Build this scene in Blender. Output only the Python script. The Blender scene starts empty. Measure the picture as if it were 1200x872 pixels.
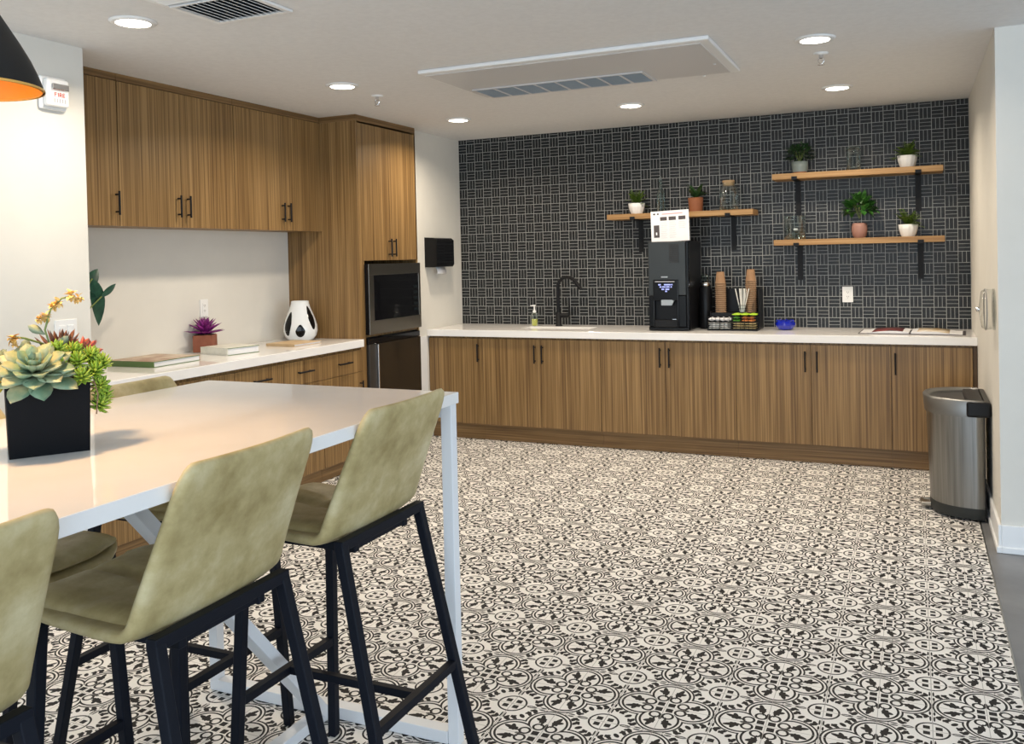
import bpy, math, random
from mathutils import Vector, Matrix, Euler
random.seed(7)
PI = math.pi
S = bpy.context.scene
COL = S.collection

# ------------------------------------------------------------------ camera
FPX, CX, CY = 1031.298, 613.312, 318.132
cam_d = bpy.data.cameras.new('camera'); cam = bpy.data.objects.new('camera', cam_d); COL.objects.link(cam)
right = Vector((0.91403644, 0.40500694, -0.02251142)); down = Vector((-0.0138202, -0.02437098, -0.99960745)); fwd = Vector((-0.40539658, 0.91398875, -0.01667869))
m3 = Matrix((right, -down, -fwd)).transposed()
cam.matrix_world = Matrix.Translation((-0.034543, -3.91858, 1.490937)) @ m3.to_4x4()
cam_d.sensor_width = 36.0; cam_d.sensor_fit = 'HORIZONTAL'
cam_d.lens = FPX / 1200 * 36
cam_d.shift_x = (600 - CX) / 1200
cam_d.shift_y = (CY - 436) / 1200
cam_d.clip_start = 0.05
S.camera = cam

# ------------------------------------------------------------------ exposure, world, daylight
S.view_settings.view_transform = 'Standard'; S.view_settings.look = 'None'
S.view_settings.gamma = 1.0; S.view_settings.use_curve_mapping = False
S.view_settings.exposure = 0.0
W = bpy.data.worlds.new('world'); S.world = W; W.use_nodes = True
bg = W.node_tree.nodes['Background']; bg.inputs[0].default_value = (0.62, 0.80, 1.0, 1); bg.inputs[1].default_value = 0.55

def area(name, loc, rot, sx, sy, power, color, shape='RECTANGLE', spread=PI):
    d = bpy.data.lights.new(name, 'AREA'); d.shape = shape; d.size = sx; d.size_y = sy; d.energy = power; d.color = color; d.spread = spread
    o = bpy.data.objects.new(name, d); o.location = loc; o.rotation_euler = rot; COL.objects.link(o); return o
DAY_REAR, DAY_SIDE, DOWN_W = 270, 185, 15.0
area('daylight_rear', (-0.2, -7.4, 1.35), (PI/2, 0, 0), 8.5, 2.3, DAY_REAR, (0.77, 0.89, 1.0))
area('daylight_side', (6.3, -3.4, 1.35), (PI/2, 0, PI/2), 7.0, 2.3, DAY_SIDE, (0.74, 0.87, 1.0))
WARM = (1.0, 0.86, 0.68)

# ------------------------------------------------------------------ material helpers
def mat(name, color, rough=0.5, metal=0.0, spec=0.5, coat=0.0, trans=0.0, ior=1.45, emis=None, estr=0.0):
    m = bpy.data.materials.new(name); m.use_nodes = True
    b = m.node_tree.nodes['Principled BSDF']
    b.inputs['Base Color'].default_value = (*color, 1); b.inputs['Roughness'].default_value = rough; b.inputs['Metallic'].default_value = metal
    b.inputs['Specular IOR Level'].default_value = spec; b.inputs['IOR'].default_value = ior
    b.inputs['Coat Weight'].default_value = coat; b.inputs['Transmission Weight'].default_value = trans
    if emis: b.inputs['Emission Color'].default_value = (*emis, 1); b.inputs['Emission Strength'].default_value = estr
    return m
def nt(m): return m.node_tree, m.node_tree.nodes['Principled BSDF']
def node(t, typ, **kw):
    n = t.nodes.new(typ)
    for k, v in kw.items(): setattr(n, k, v)
    return n
def noise(t, vec, scale, detail=3, rough=0.5):
    n = node(t, 'ShaderNodeTexNoise'); n.inputs['Scale'].default_value = scale; n.inputs['Detail'].default_value = detail; n.inputs['Roughness'].default_value = rough
    t.links.new(vec, n.inputs['Vector']); return n.outputs['Fac']
def ramp(t, fac, stops):
    r = node(t, 'ShaderNodeValToRGB'); e = r.color_ramp.elements
    while len(e) < len(stops): e.new(0.5)
    for i, (p, c) in enumerate(stops): e[i].position = p; e[i].color = (*c, 1)
    t.links.new(fac, r.inputs['Fac']); return r.outputs['Color']
def geo_vec(t, scale=(1, 1, 1), obj=False):
    if obj: o = node(t, 'ShaderNodeTexCoord').outputs['Object']
    else: o = node(t, 'ShaderNodeNewGeometry').outputs['Position']
    mp = node(t, 'ShaderNodeMapping'); mp.inputs['Scale'].default_value = scale
    t.links.new(o, mp.inputs['Vector']); return mp.outputs['Vector']
def bump(t, b, fac, strength=0.1, dist=0.002):
    n = node(t, 'ShaderNodeBump'); n.inputs['Strength'].default_value = strength; n.inputs['Distance'].default_value = dist
    t.links.new(fac, n.inputs['Height']); t.links.new(n.outputs['Normal'], b.inputs['Normal'])
def mottled(name, c1, c2, scale=6, rough=0.6, lo=0.35, hi=0.65, bumps=0.0, obj=True, **kw):
    m = mat(name, c1, rough, **kw); t, b = nt(m)
    f = noise(t, geo_vec(t, obj=obj), scale, 5, 0.6)
    t.links.new(ramp(t, f, [(lo, c1), (hi, c2)]), b.inputs['Base Color'])
    if bumps: bump(t, b, noise(t, geo_vec(t, obj=obj), scale*14, 3), bumps)
    return m
def wood(name, scale, dark, mid, light, rough=0.42):
    m = mat(name, mid, rough); t, b = nt(m)
    v = geo_vec(t, scale)
    a = noise(t, v, 1.0, 2.5, 0.6); c = noise(t, v, 0.23, 2, 0.5)
    mx = node(t, 'ShaderNodeMath', operation='MULTIPLY_ADD'); t.links.new(a, mx.inputs[0]); mx.inputs[1].default_value = 0.8; 
    m2 = node(t, 'ShaderNodeMath', operation='MULTIPLY'); t.links.new(c, m2.inputs[0]); m2.inputs[1].default_value = 0.2
    t.links.new(m2.outputs[0], mx.inputs[2])
    t.links.new(ramp(t, mx.outputs[0], [(0.36, dark), (0.5, mid), (0.64, light)]), b.inputs['Base Color'])
    return m
# small expression helper for procedural patterns
class X:
    def __init__(s, t, sock): s.t, s.s = t, sock
    def op(s, o, *a):
        n = s.t.nodes.new('ShaderNodeMath'); n.operation = o
        for i, v in enumerate((s,) + a):
            if isinstance(v, X): s.t.links.new(v.s, n.inputs[i])
            else: n.inputs[i].default_value = v
        return X(s.t, n.outputs[0])
    def __add__(s, o): return s.op('ADD', o)
    def __sub__(s, o): return s.op('SUBTRACT', o)
    def __rsub__(s, o): return (s * -1.0) + o
    def __mul__(s, o): return s.op('MULTIPLY', o)
    def __truediv__(s, o): return s.op('DIVIDE', o)
    def abs(s): return s.op('ABSOLUTE')
    def mx(s, o): return s.op('MAXIMUM', o)
    def mn(s, o): return s.op('MINIMUM', o)
    def lt(s, o): return s.op('LESS_THAN', o)
    def gt(s, o): return s.op('GREATER_THAN', o)
    def fl(s): return s.op('FLOOR')
    def fr(s): return s.op('FRACT')
    def sqrt(s): return s.op('SQRT')
def xyz(t):
    g = node(t, 'ShaderNodeNewGeometry'); sp = node(t, 'ShaderNodeSeparateXYZ'); t.links.new(g.outputs['Position'], sp.inputs[0])
    return X(t, sp.outputs[0]), X(t, sp.outputs[1]), X(t, sp.outputs[2])
def mixc(t, fac, a, b_):
    n = node(t, 'ShaderNodeMix', data_type='RGBA'); t.links.new(fac.s, n.inputs[0])
    for i, v in ((6, a), (7, b_)):
        if isinstance(v, tuple): n.inputs[i].default_value = (*v, 1)
        else: t.links.new(v, n.inputs[i])
    return n.outputs[2]

# ------------------------------------------------------------------ materials
M = {}
M['wall'] = mottled('wall_paint', (0.69, 0.668, 0.612), (0.72, 0.697, 0.64), 3, 0.75, obj=False)
M['ceil'] = mottled('ceiling_paint', (0.72, 0.715, 0.71), (0.76, 0.755, 0.75), 30, 0.85, obj=False, bumps=0.12)
M['trim'] = mat('white_trim', (0.82, 0.83, 0.84), 0.45)
M['woodv'] = wood('zebra_wood_vertical', (105, 105, 0.9), (0.125, 0.066, 0.023), (0.225, 0.130, 0.047), (0.335, 0.205, 0.084))
M['woodh'] = wood('zebra_wood_horizontal', (1.2, 1.2, 105), (0.115, 0.060, 0.021), (0.19, 0.107, 0.040), (0.27, 0.16, 0.066))
M['shelf'] = wood('oak_shelf', (1.5, 30, 60), (0.25, 0.13, 0.045), (0.34, 0.19, 0.072), (0.42, 0.25, 0.105), 0.5)
M['quartz'] = mottled('white_quartz', (0.86, 0.845, 0.825), (0.89, 0.875, 0.86), 5, 0.05, obj=False)
M['black'] = mat('matte_black_metal', (0.008, 0.008, 0.009), 0.5, spec=0.25)
M['blackp'] = mat('black_plastic', (0.008, 0.008, 0.009), 0.35, spec=0.25)
M['gloss'] = mat('gloss_black', (0.004, 0.004, 0.005), 0.08, spec=0.3)
M['navy'] = mat('black_powder_coat', (0.005, 0.007, 0.013), 0.5, spec=0.18)
M['steel'] = mat('brushed_steel', (0.42, 0.41, 0.39), 0.3, 1.0)
M['bsteel'] = mat('black_stainless', (0.24, 0.22, 0.19), 0.3, 1.0)
M['chrome'] = mat('chrome', (0.75, 0.75, 0.76), 0.12, 1.0)
M['white'] = mat('white_plastic', (0.80, 0.80, 0.79), 0.4)
M['wmetal'] = mat('white_powder_coat', (0.78, 0.80, 0.83), 0.4)
M['paper'] = mat('paper', (0.74, 0.74, 0.76), 0.7)
M['greyprint'] = mat('grey_print', (0.42, 0.42, 0.44), 0.7)
M['darkprint'] = mat('dark_print', (0.06, 0.05, 0.055), 0.6)
M['redprint'] = mat('red_print', (0.55, 0.10, 0.08), 0.6)
M['ceramic'] = mat('white_ceramic', (0.84, 0.83, 0.80), 0.3)
M['ceramicg'] = mat('white_gloss_ceramic', (0.80, 0.83, 0.85), 0.06, coat=0.4)
M['terra'] = mottled('terracotta', (0.22, 0.075, 0.03), (0.27, 0.095, 0.04), 14, 0.7)
M['terrad'] = mottled('dark_terracotta', (0.24, 0.075, 0.04), (0.30, 0.10, 0.055), 14, 0.6)
M['pink'] = mat('pink_ceramic', (0.36, 0.19, 0.15), 0.5)
M['greyg'] = mat('grey_green_glaze', (0.20, 0.24, 0.23), 0.4)
M['soil'] = mottled('soil', (0.035, 0.02, 0.012), (0.08, 0.05, 0.03), 60, 0.95)
M['leafd'] = mottled('dark_leaf', (0.012, 0.045, 0.012), (0.03, 0.085, 0.02), 20, 0.5)
M['leafm'] = mottled('mid_leaf', (0.03, 0.12, 0.018), (0.06, 0.19, 0.03), 20, 0.45)
M['leaff'] = mottled('fern_leaf', (0.10, 0.19, 0.02), (0.20, 0.30, 0.045), 20, 0.5)
M['leafb'] = mottled('blue_green_leaf', (0.006, 0.04, 0.028), (0.02, 0.085, 0.05), 22, 0.35)
M['purple'] = mottled('magenta_leaf', (0.13, 0.008, 0.12), (0.26, 0.02, 0.22), 25, 0.45)
M['succ'] = mottled('echeveria', (0.19, 0.30, 0.19), (0.52, 0.48, 0.27), 17, 0.45, 0.4, 0.68)
M['succ2'] = mottled('echeveria_grey', (0.17, 0.23, 0.16), (0.30, 0.34, 0.22), 20, 0.5)
M['sedum'] = mottled('sedum', (0.20, 0.36, 0.025), (0.42, 0.54, 0.08), 40, 0.5)
M['redsuc'] = mottled('red_succulent', (0.42, 0.07, 0.055), (0.55, 0.17, 0.12), 30, 0.5)
M['bronze'] = mottled('bronze_leaf', (0.15, 0.055, 0.03), (0.24, 0.11, 0.06), 30, 0.5)
M['stem'] = mat('green_stem', (0.17, 0.22, 0.06), 0.5)
M['twig'] = mat('dry_moss', (0.22, 0.14, 0.09), 0.9)
M['flower'] = mottled('yellow_flower', (0.72, 0.42, 0.10), (0.80, 0.60, 0.25), 40, 0.6)
M['yellowl'] = mat('yellow_leaf', (0.60, 0.48, 0.05), 0.5)
M['planter'] = mat('matte_black_planter', (0.005, 0.006, 0.008), 0.6, spec=0.12)
M['blue'] = mat('cobalt_blue_glass', (0.003, 0.014, 0.33), 0.08, coat=0.6)
M['kraft'] = mottled('kraft_paper', (0.27, 0.155, 0.082), (0.32, 0.185, 0.10), 30, 0.8)
M['wood_stick'] = mat('white_stirrer', (0.80, 0.77, 0.72), 0.6)
M['orange'] = mat('orange_enamel', (0.95, 0.30, 0.006), 0.45)
M['shade'] = mat('matte_black_shade', (0.008, 0.008, 0.008), 0.6)
M['led'] = mat('lit_lens', (1, 1, 1), 0.5, emis=(1.0, 0.93, 0.80), estr=9.0)
M['bulb'] = mat('lit_bulb', (1, 1, 1), 0.5, emis=(1.0, 0.72, 0.35), estr=4.0)
M['screen'] = mat('lit_screen_text', (0.1, 0.1, 0.2), 0.3, emis=(0.42, 0.48, 1.0), estr=1.1)
M['slate'] = mat('slate_panel', (0.035, 0.040, 0.042), 0.35, 0.3)
M['cork'] = mat('cork', (0.42, 0.28, 0.15), 0.85)
M['liquid'] = mat('yellow_soap', (0.62, 0.58, 0.12), 0.15)
M['greenbk'] = mat('green_book_cloth', (0.10, 0.17, 0.06), 0.55)
M['creambk'] = mottled('pale_book_cover', (0.62, 0.62, 0.55), (0.74, 0.74, 0.68), 18, 0.5)
M['photo'] = mottled('printed_cover', (0.30, 0.14, 0.07), (0.62, 0.52, 0.40), 9, 0.4)
M['photo2'] = mottled('printed_page', (0.48, 0.30, 0.10), (0.70, 0.66, 0.58), 16, 0.45)
M['redpage'] = mottled('dark_red_page', (0.06, 0.03, 0.03), (0.25, 0.05, 0.05), 12, 0.4)
M['board'] = mottled('tan_board', (0.48, 0.34, 0.19), (0.58, 0.43, 0.26), 9, 0.6)
M['sugar'] = mat('white_packet', (0.76, 0.76, 0.74), 0.6)
M['limep'] = mat('lime_packet', (0.38, 0.60, 0.03), 0.5)
M['greenp'] = mat('green_packet', (0.10, 0.34, 0.03), 0.5)
M['orangep'] = mat('orange_packet', (0.72, 0.25, 0.07), 0.5)
M['tanp'] = mat('tan_packet', (0.50, 0.40, 0.20), 0.6)
M['fridge'] = mat('dark_glass_door', (0.022, 0.016, 0.010), 0.12)
M['grille'] = mat('grey_grille', (0.30, 0.34, 0.37), 0.5)
M['panelw'] = mat('off_white_panel', (0.60, 0.59, 0.585), 0.4)
M['duct'] = mat('dark_duct', (0.03, 0.04, 0.05), 0.8)

# leather
m = mat('olive_leather', (0.32, 0.27, 0.13), 0.5); t, b = nt(m); v = geo_vec(t, obj=True)
f = noise(t, v, 7.5, 6, 0.62); f2 = noise(t, v, 34, 4, 0.6)
c = ramp(t, f, [(0.28, (0.32, 0.245, 0.095)), (0.5, (0.49, 0.40, 0.195)), (0.74, (0.67, 0.585, 0.36))])
mm = node(t, 'ShaderNodeMix', data_type='RGBA', blend_type='MULTIPLY'); mm.inputs[0].default_value = 0.5
t.links.new(c, mm.inputs[6]); t.links.new(ramp(t, f2, [(0.35, (0.82, 0.8, 0.74)), (0.6, (1, 1, 1))]), mm.inputs[7])
t.links.new(mm.outputs[2], b.inputs['Base Color']); bump(t, b, f2, 0.12, 0.003); M['leather'] = m
M['seam'] = mat('leather_seam', (0.06, 0.045, 0.02), 0.8)
# concrete
M['concrete'] = mottled('polished_concrete', (0.145, 0.145, 0.15), (0.22, 0.22, 0.225), 3.2, 0.35, 0.3, 0.7, obj=False)
# thin clear glass
def clear(name, tint=(0.93, 0.97, 0.97), refl=0.14):
    m = bpy.data.materials.new(name); m.use_nodes = True; t = m.node_tree; t.nodes.remove(t.nodes['Principled BSDF'])
    tr = node(t, 'ShaderNodeBsdfTransparent'); tr.inputs[0].default_value = (*tint, 1)
    gl = node(t, 'ShaderNodeBsdfGlossy'); gl.inputs['Roughness'].default_value = 0.04; gl.inputs[0].default_value = (0.9, 0.95, 0.95, 1)
    lw = node(t, 'ShaderNodeLayerWeight'); lw.inputs['Blend'].default_value = refl
    mx = node(t, 'ShaderNodeMixShader'); t.links.new(lw.outputs['Facing'], mx.inputs[0]); t.links.new(tr.outputs[0], mx.inputs[1]); t.links.new(gl.outputs[0], mx.inputs[2])
    t.links.new(mx.outputs[0], t.nodes['Material Output'].inputs[0]); return m
M['glass'] = clear('clear_glass', (0.90, 0.94, 0.94), 0.35); M['acrylic'] = clear('clear_acrylic', (0.95, 0.95, 0.94), 0.12)
M['glassg'] = clear('smoky_green_glass', (0.74, 0.83, 0.83), 0.45)
# brushed steel of the bin: fine vertical streaks
m = mat('bin_steel', (0.36, 0.36, 0.35), 0.33, 1.0); t, b = nt(m)
f = noise(t, geo_vec(t, (60, 60, 1)), 1.0, 2); t.links.new(ramp(t, f, [(0.3, (0.21, 0.21, 0.205)), (0.7, (0.32, 0.32, 0.31))]), b.inputs['Base Color']); M['binsteel'] = m

# basket-weave tile
m = mat('basket_weave_tile', (0.02, 0.022, 0.024), 0.3, spec=0.25); t, b = nt(m); px, py, pz = xyz(t)
B = 0.0803
u = (px - 0.338) / B + 200.0; w = (pz - 0.898) / B + 200.0
par = ((u.fl() + w.fl()) * 0.5).fr().gt(0.25)          # checkerboard of block directions
fu, fw = u.fr(), w.fr()
su = par * fu + (1.0 - par) * fw                         # across the strips
g = 0.021
edge = lambda q: (q - 0.5).abs().gt(0.5 - g)
strip = (su * 3.0).fr()
grout = edge(fu).mx(edge(fw)).mx((strip - 0.5).abs().gt(0.5 - g*2.3))
nz = X(t, noise(t, geo_vec(t, (30, 30, 30)), 1.0, 3))
tilec = ramp(t, nz.s, [(0.3, (0.011, 0.012, 0.013)), (0.7, (0.024, 0.026, 0.027))])
t.links.new(mixc(t, grout, tilec, (0.40, 0.40, 0.385)), b.inputs['Base Color'])
rr = grout * 0.5 + 0.32; t.links.new(rr.s, b.inputs['Roughness']); M['tile'] = m

# patterned cement floor tile (repeat of four tiles, 0.32 m)
m = mat('patterned_floor_tile', (0.75, 0.72, 0.68), 0.55, spec=0.22); t, b = nt(m); px, py, pz = xyz(t)
L = 0.32
qx = ((px / L) + 100.0).fr() - 0.5; qy = ((py / L) + 100.0).fr() - 0.5     # 0,0 = centre of a quatrefoil
a_, b_ = qx.abs(), qy.abs()
mm_, nn = a_.mx(b_), a_.mn(b_)
def dist(x0, y0, X0=mm_, Y0=nn):
    dx = X0 - x0; dy = Y0 - y0
    return (dx*dx + dy*dy).sqrt()
def ell(X0, Y0, x0, y0, ang, ra, rb):
    ca, sa = math.cos(ang), math.sin(ang); dx = X0 - x0; dy = Y0 - y0
    uu = (dx*ca + dy*sa) / ra; vv = (dy*ca - dx*sa) / rb
    return (uu*uu + vv*vv).lt(1.0)
D = dist(0.258, 0.0)
inside = D.lt(0.241).mx(mm_.lt(0.16))
dark = (D - 0.230).abs().lt(0.0095)
dark = dark.mx((D - 0.190).abs().lt(0.0115)) * mm_.gt(0.120)
sq = ((mm_ - 0.054).abs().mx((nn - 0.054).abs())).lt(0.036)                   # four centre squares
mot = (dist(0.170, 0.066) - 0.052).abs().lt(0.012)                      # scroll rings
for (x0, y0, an, ra, rb) in ((0.318, 0.076, 0.30, 0.085, 0.026), (0.300, 0.088, 1.25, 0.060, 0.026), (0.292, 0.068, -0.5, 0.050, 0.024), (0.245, 0.060, 0.2, 0.05, 0.011)):
    mot = mot.mx(ell(mm_, nn, x0, y0, an, ra, rb))
mot = mot.mx(ell(mm_, nn, 0.215, 0.0, 0.0, 0.034, 0.017))
dark = dark.mx(mot * D.lt(0.2)).mx(sq)
# outside motifs around the small medallion at the repeat corner
s_, t_ = (a_ * -1.0) + 0.5, (b_ * -1.0) + 0.5
MX_, MN_ = s_.mx(t_), s_.mn(t_)
r0 = (s_*s_ + t_*t_).sqrt()
out = (r0 - 0.148).abs().lt(0.010)
out = out.mx(((s_ - 0.056).abs().mx((t_ - 0.054).abs())).lt(0.031))
out = out.mx(ell(s_, t_, 0.222, 0.0, 0.0, 0.058, 0.022) * (1.0 - ell(s_, t_, 0.214, 0.0, 0.0, 0.036, 0.008)))
out = out.mx(ell(s_, t_, 0.018, 0.235, 0.0, 0.009, 0.050))
for (x0, y0, an, ra, rb) in ((0.290, 0.070, 1.0, 0.050, 0.024), (0.268, 0.058, -0.3, 0.040, 0.020), (0.250, 0.130, 0.9, 0.050, 0.022), (0.232, 0.118, 2.3, 0.036, 0.018), (0.196, 0.196, 0.78, 0.040, 0.024), (0.345, 0.020, 0.0, 0.036, 0.0105)):
    out = out.mx(ell(MX_, MN_, x0, y0, an, ra, rb))
out = out.mx(((MX_ - 0.400).abs() + (MN_ - 0.036).abs()).lt(0.026))
dark = dark.mx(out * (1.0 - inside))
seam = ((a_.mn(b_)).lt(0.0035)).mx((a_.mx(b_)).gt(0.4955))
nz = X(t, noise(t, geo_vec(t, (5, 5, 5)), 1.0, 4))
cream = ramp(t, nz.s, [(0.3, (0.77, 0.745, 0.71)), (0.7, (0.85, 0.825, 0.79))])
colr = mixc(t, dark, cream, (0.012, 0.0115, 0.012))
colr = mixc(t, seam * 0.8, colr, (0.36, 0.34, 0.32))
t.links.new(colr, b.inputs['Base Color']); M['floor'] = m

# ------------------------------------------------------------------ mesh helpers
class MB:
    def __init__(s): s.v = []; s.f = []; s.sm = []
    def add(s, vs, fs, smooth=False):
        n = len(s.v); s.v += [tuple(x) for x in vs]; s.f += [tuple(i + n for i in f) for f in fs]; s.sm += [smooth]*len(fs); return s
    def box(s, x0, x1, y0, y1, z0, z1, mtx=None):
        vs = [Vector((x, y, z)) for z in (z0, z1) for y in (y0, y1) for x in (x0, x1)]
        if mtx: vs = [mtx @ v for v in vs]
        return s.add(vs, [(0, 2, 3, 1), (4, 5, 7, 6), (0, 1, 5, 4), (2, 6, 7, 3), (0, 4, 6, 2), (1, 3, 7, 5)])
    def lathe(s, prof, n=24, c=(0, 0, 0), axis='z', fr=None, capb=True, capt=True, smooth=True):
        vs = []; fs = []
        for (r, h) in prof:
            for k in range(n):
                a = 2*PI*k/n; rr = r * (fr(a, h) if fr else 1)
                p = (rr*math.cos(a), rr*math.sin(a), h)
                if axis == 'x': p = (p[2], p[0], p[1])
                if axis == 'y': p = (p[0], p[2], p[1])
                vs.append((p[0]+c[0], p[1]+c[1], p[2]+c[2]))
        for i in range(len(prof)-1):
            for k in range(n):
                k2 = (k+1) % n; fs.append((i*n+k, i*n+k2, (i+1)*n+k2, (i+1)*n+k))
        s.add(vs, fs, smooth)
        if capb: s.add(vs[:n], [tuple(range(n))[::-1]])
        if capt: s.add(vs[-n:], [tuple(range(n))])
        return s
    def cyl(s, p0, p1, r0, r1=None, n=12, smooth=True):
        r1 = r0 if r1 is None else r1; return s.tube([p0, p1], [r0, r1], n, smooth)
    def tube(s, pts, rad, n=10, smooth=True, sq=False):
        pts = [Vector(p) for p in pts]; m_ = len(pts)
        if not isinstance(rad, (list, tuple)): rad = [rad]*m_
        vs = []; fs = []; up = None
        for i, p in enumerate(pts):
            d = (pts[min(i+1, m_-1)] - pts[max(i-1, 0)]).normalized()
            if up is None: up = Vector((0, 0, 1)) if abs(d.z) < 0.9 else Vector((0, 1, 0))
            a = d.cross(up).normalized(); bb = a.cross(d).normalized(); up = bb
            for k in range(n):
                an = 2*PI*(k+0.5)/n; vs.append(p + (a*math.cos(an) + bb*math.sin(an))*rad[i])
        for i in range(m_-1):
            for k in range(n):
                k2 = (k+1) % n; fs.append((i*n+k, i*n+k2, (i+1)*n+k2, (i+1)*n+k))
        s.add(vs, fs, smooth); s.add(vs[:n], [tuple(range(n))[::-1]]); s.add(vs[-n:], [tuple(range(n))]); return s
    def bar(s, p0, p1, w, h=None):            # square bar between two points
        h = h or w
        p0, p1 = Vector(p0), Vector(p1); d = (p1-p0).normalized()
        up = Vector((0, 0, 1)) if abs(d.z) < 0.95 else Vector((1, 0, 0))
        a = d.cross(up).normalized(); bb = a.cross(d).normalized()
        vs = [p + a*(sx*w/2) + bb*(sy*h/2) for p in (p0, p1) for sx, sy in ((-1, -1), (1, -1), (1, 1), (-1, 1))]
        return s.add(vs, [(3, 2, 1, 0), (4, 5, 6, 7), (0, 1, 5, 4), (1, 2, 6, 5), (2, 3, 7, 6), (3, 0, 4, 7)])
    def prism(s, poly, z0, z1, mtx=None, smooth=False):
        n = len(poly); vs = [Vector((x, y, z)) for z in (z0, z1) for x, y in poly]
        if mtx: vs = [mtx @ v for v in vs]
        s.add(vs, [tuple(range(n))[::-1], tuple(range(n, 2*n))])
        return s.add(vs, [(i, (i+1) % n, n+(i+1) % n, n+i) for i in range(n)], smooth)
    def leaf(s, base, d, up, ln, wd, curl=0.3, cup=0.15, thick=0.0, n=6, tip=0.0, wpos=0.5):
        base, d, up = Vector(base), Vector(d).normalized(), Vector(up)
        side = d.cross(up)
        if side.length < 1e-4: side = d.cross(Vector((1, 0.3, 0)))
        side.normalize(); nrm = side.cross(d).normalized()
        vs = []; fs = []; rows = []
        for i in range(n+1):
            q = i/n
            e = wpos
            w_ = (math.sin(PI*min(1, q**(math.log(0.5)/math.log(e))))**0.8 if 0 < q < 1 else (0.12 if q == 0 else tip)) * wd/2
            c_ = base + d*(ln*q) + nrm*(-curl*ln*q*q)
            cu = cup*w_
            th = thick*wd*(math.sin(PI*(0.12+0.88*q))**0.7 if q < 1 else 0.1)
            rows.append(len(vs))
            if thick:
                vs += [c_ - side*w_ + nrm*cu, c_ + nrm*th*0.25, c_ + side*w_ + nrm*cu, c_ - nrm*th]
            else:
                vs += [c_ - side*w_ + nrm*cu, c_, c_ + side*w_ + nrm*cu]
        k = 4 if thick else 3
        for i in range(n):
            o, p = i*k, (i+1)*k
            if thick:
                for j in range(4): fs.append((o+j, o+(j+1) % 4, p+(j+1) % 4, p+j))
            else:
                for j in range(2): fs.append((o+j, o+j+1, p+j+1, p+j))
        s.add(vs, fs, True)
        if thick: s.add(vs[-4:], [(0, 1, 2, 3)])
        return s
    def build(s, name, material, parent=None, bevel=0, seg=2, loc=None, sub=0, solid=0):
        me = bpy.data.meshes.new(name); me.from_pydata([tuple(v) for v in s.v], [], s.f); me.polygons.foreach_set('use_smooth', s.sm)
        me.update()
        me.materials.append(M[material] if isinstance(material, str) else material)
        o = bpy.data.objects.new(name, me); COL.objects.link(o)
        if parent: o.parent = parent
        if loc: o.location = loc
        if solid:
            d = o.modifiers.new('thickness', 'SOLIDIFY'); d.thickness = solid; d.offset = 0
        if bevel:
            d = o.modifiers.new('bevel', 'BEVEL'); d.width = bevel; d.segments = seg; d.limit_method = 'ANGLE'; d.angle_limit = 0.6
            if hasattr(d, 'harden_normals'): d.harden_normals = False
        if sub:
            d = o.modifiers.new('subdivision', 'SUBSURF'); d.levels = sub; d.render_levels = sub
        return o
def tag(o, label, cat, group=None):
    o['label'] = label; o['category'] = cat
    if group: o['group'] = group
    return o
def thing(name, label, cat, loc=(0, 0, 0), rz=0.0, group=None):
    o = bpy.data.objects.new(name, None); o.empty_display_size = 0.1; COL.objects.link(o)
    o.location = loc; o.rotation_euler = (0, 0, rz); return tag(o, label, cat, group)
def struct(o): o['kind'] = 'structure'; return o
def copy_tree(o, parent=None):
    c = o.copy(); COL.objects.link(c)
    if parent: c.parent = parent
    for ch in list(o.children):
        copy_tree(ch, c)
    return c
def box(name, material, parent, x0, x1, y0, y1, z0, z1, bevel=0):
    return MB().box(x0, x1, y0, y1, z0, z1).build(name, material, parent, bevel)
GLYPH = {'F': ((0, 0, .18, 1), (.18, .82, .62, 1), (.18, .45, .52, .62)), 'I': ((.1, 0, .3, 1),), 'E': ((0, 0, .18, 1), (.18, .82, .62, 1), (.18, .42, .54, .58), (.18, 0, .62, .18)),
         'R': ((0, 0, .18, 1), (.18, .82, .50, 1), (.44, .55, .62, .88), (.18, .42, .52, .58), (.34, .22, .54, .42), (.46, 0, .66, .22))}
def text_mesh(body, size, depth, material, parent, mtx, name='lettering'):
    bb = MB(); x = 0
    for ch in body:
        for a, z0, c, z1 in GLYPH[ch]: bb.box((x+a)*size, (x+c)*size, z0*size, z1*size, 0, depth)
        x += 0.5 if ch == 'I' else 0.82
    w = (x-0.2)*size
    bb.v = [tuple(mtx @ Vector((v[0]-w/2, v[1]-size/2, v[2]))) for v in bb.v]
    return bb.build(name, material, parent)

# ------------------------------------------------------------------ dimensions of the room
YB, ZC, XR, YCOR = 3.097, 2.545, 0.338, 0.912
XL = -3.755                      # white wall between tall cabinet and tile
XNW, YNW = -3.69, -0.87          # near left wall and its corner
XA = -4.32                       # back wall of the cabinet recess
XF = -3.69                       # front of tall cabinet
YT, YT2 = 1.401, 2.225           # tall cabinet
HL, HC = 0.923, 0.903
XE = 0.272                       # tile / concrete edge

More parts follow.
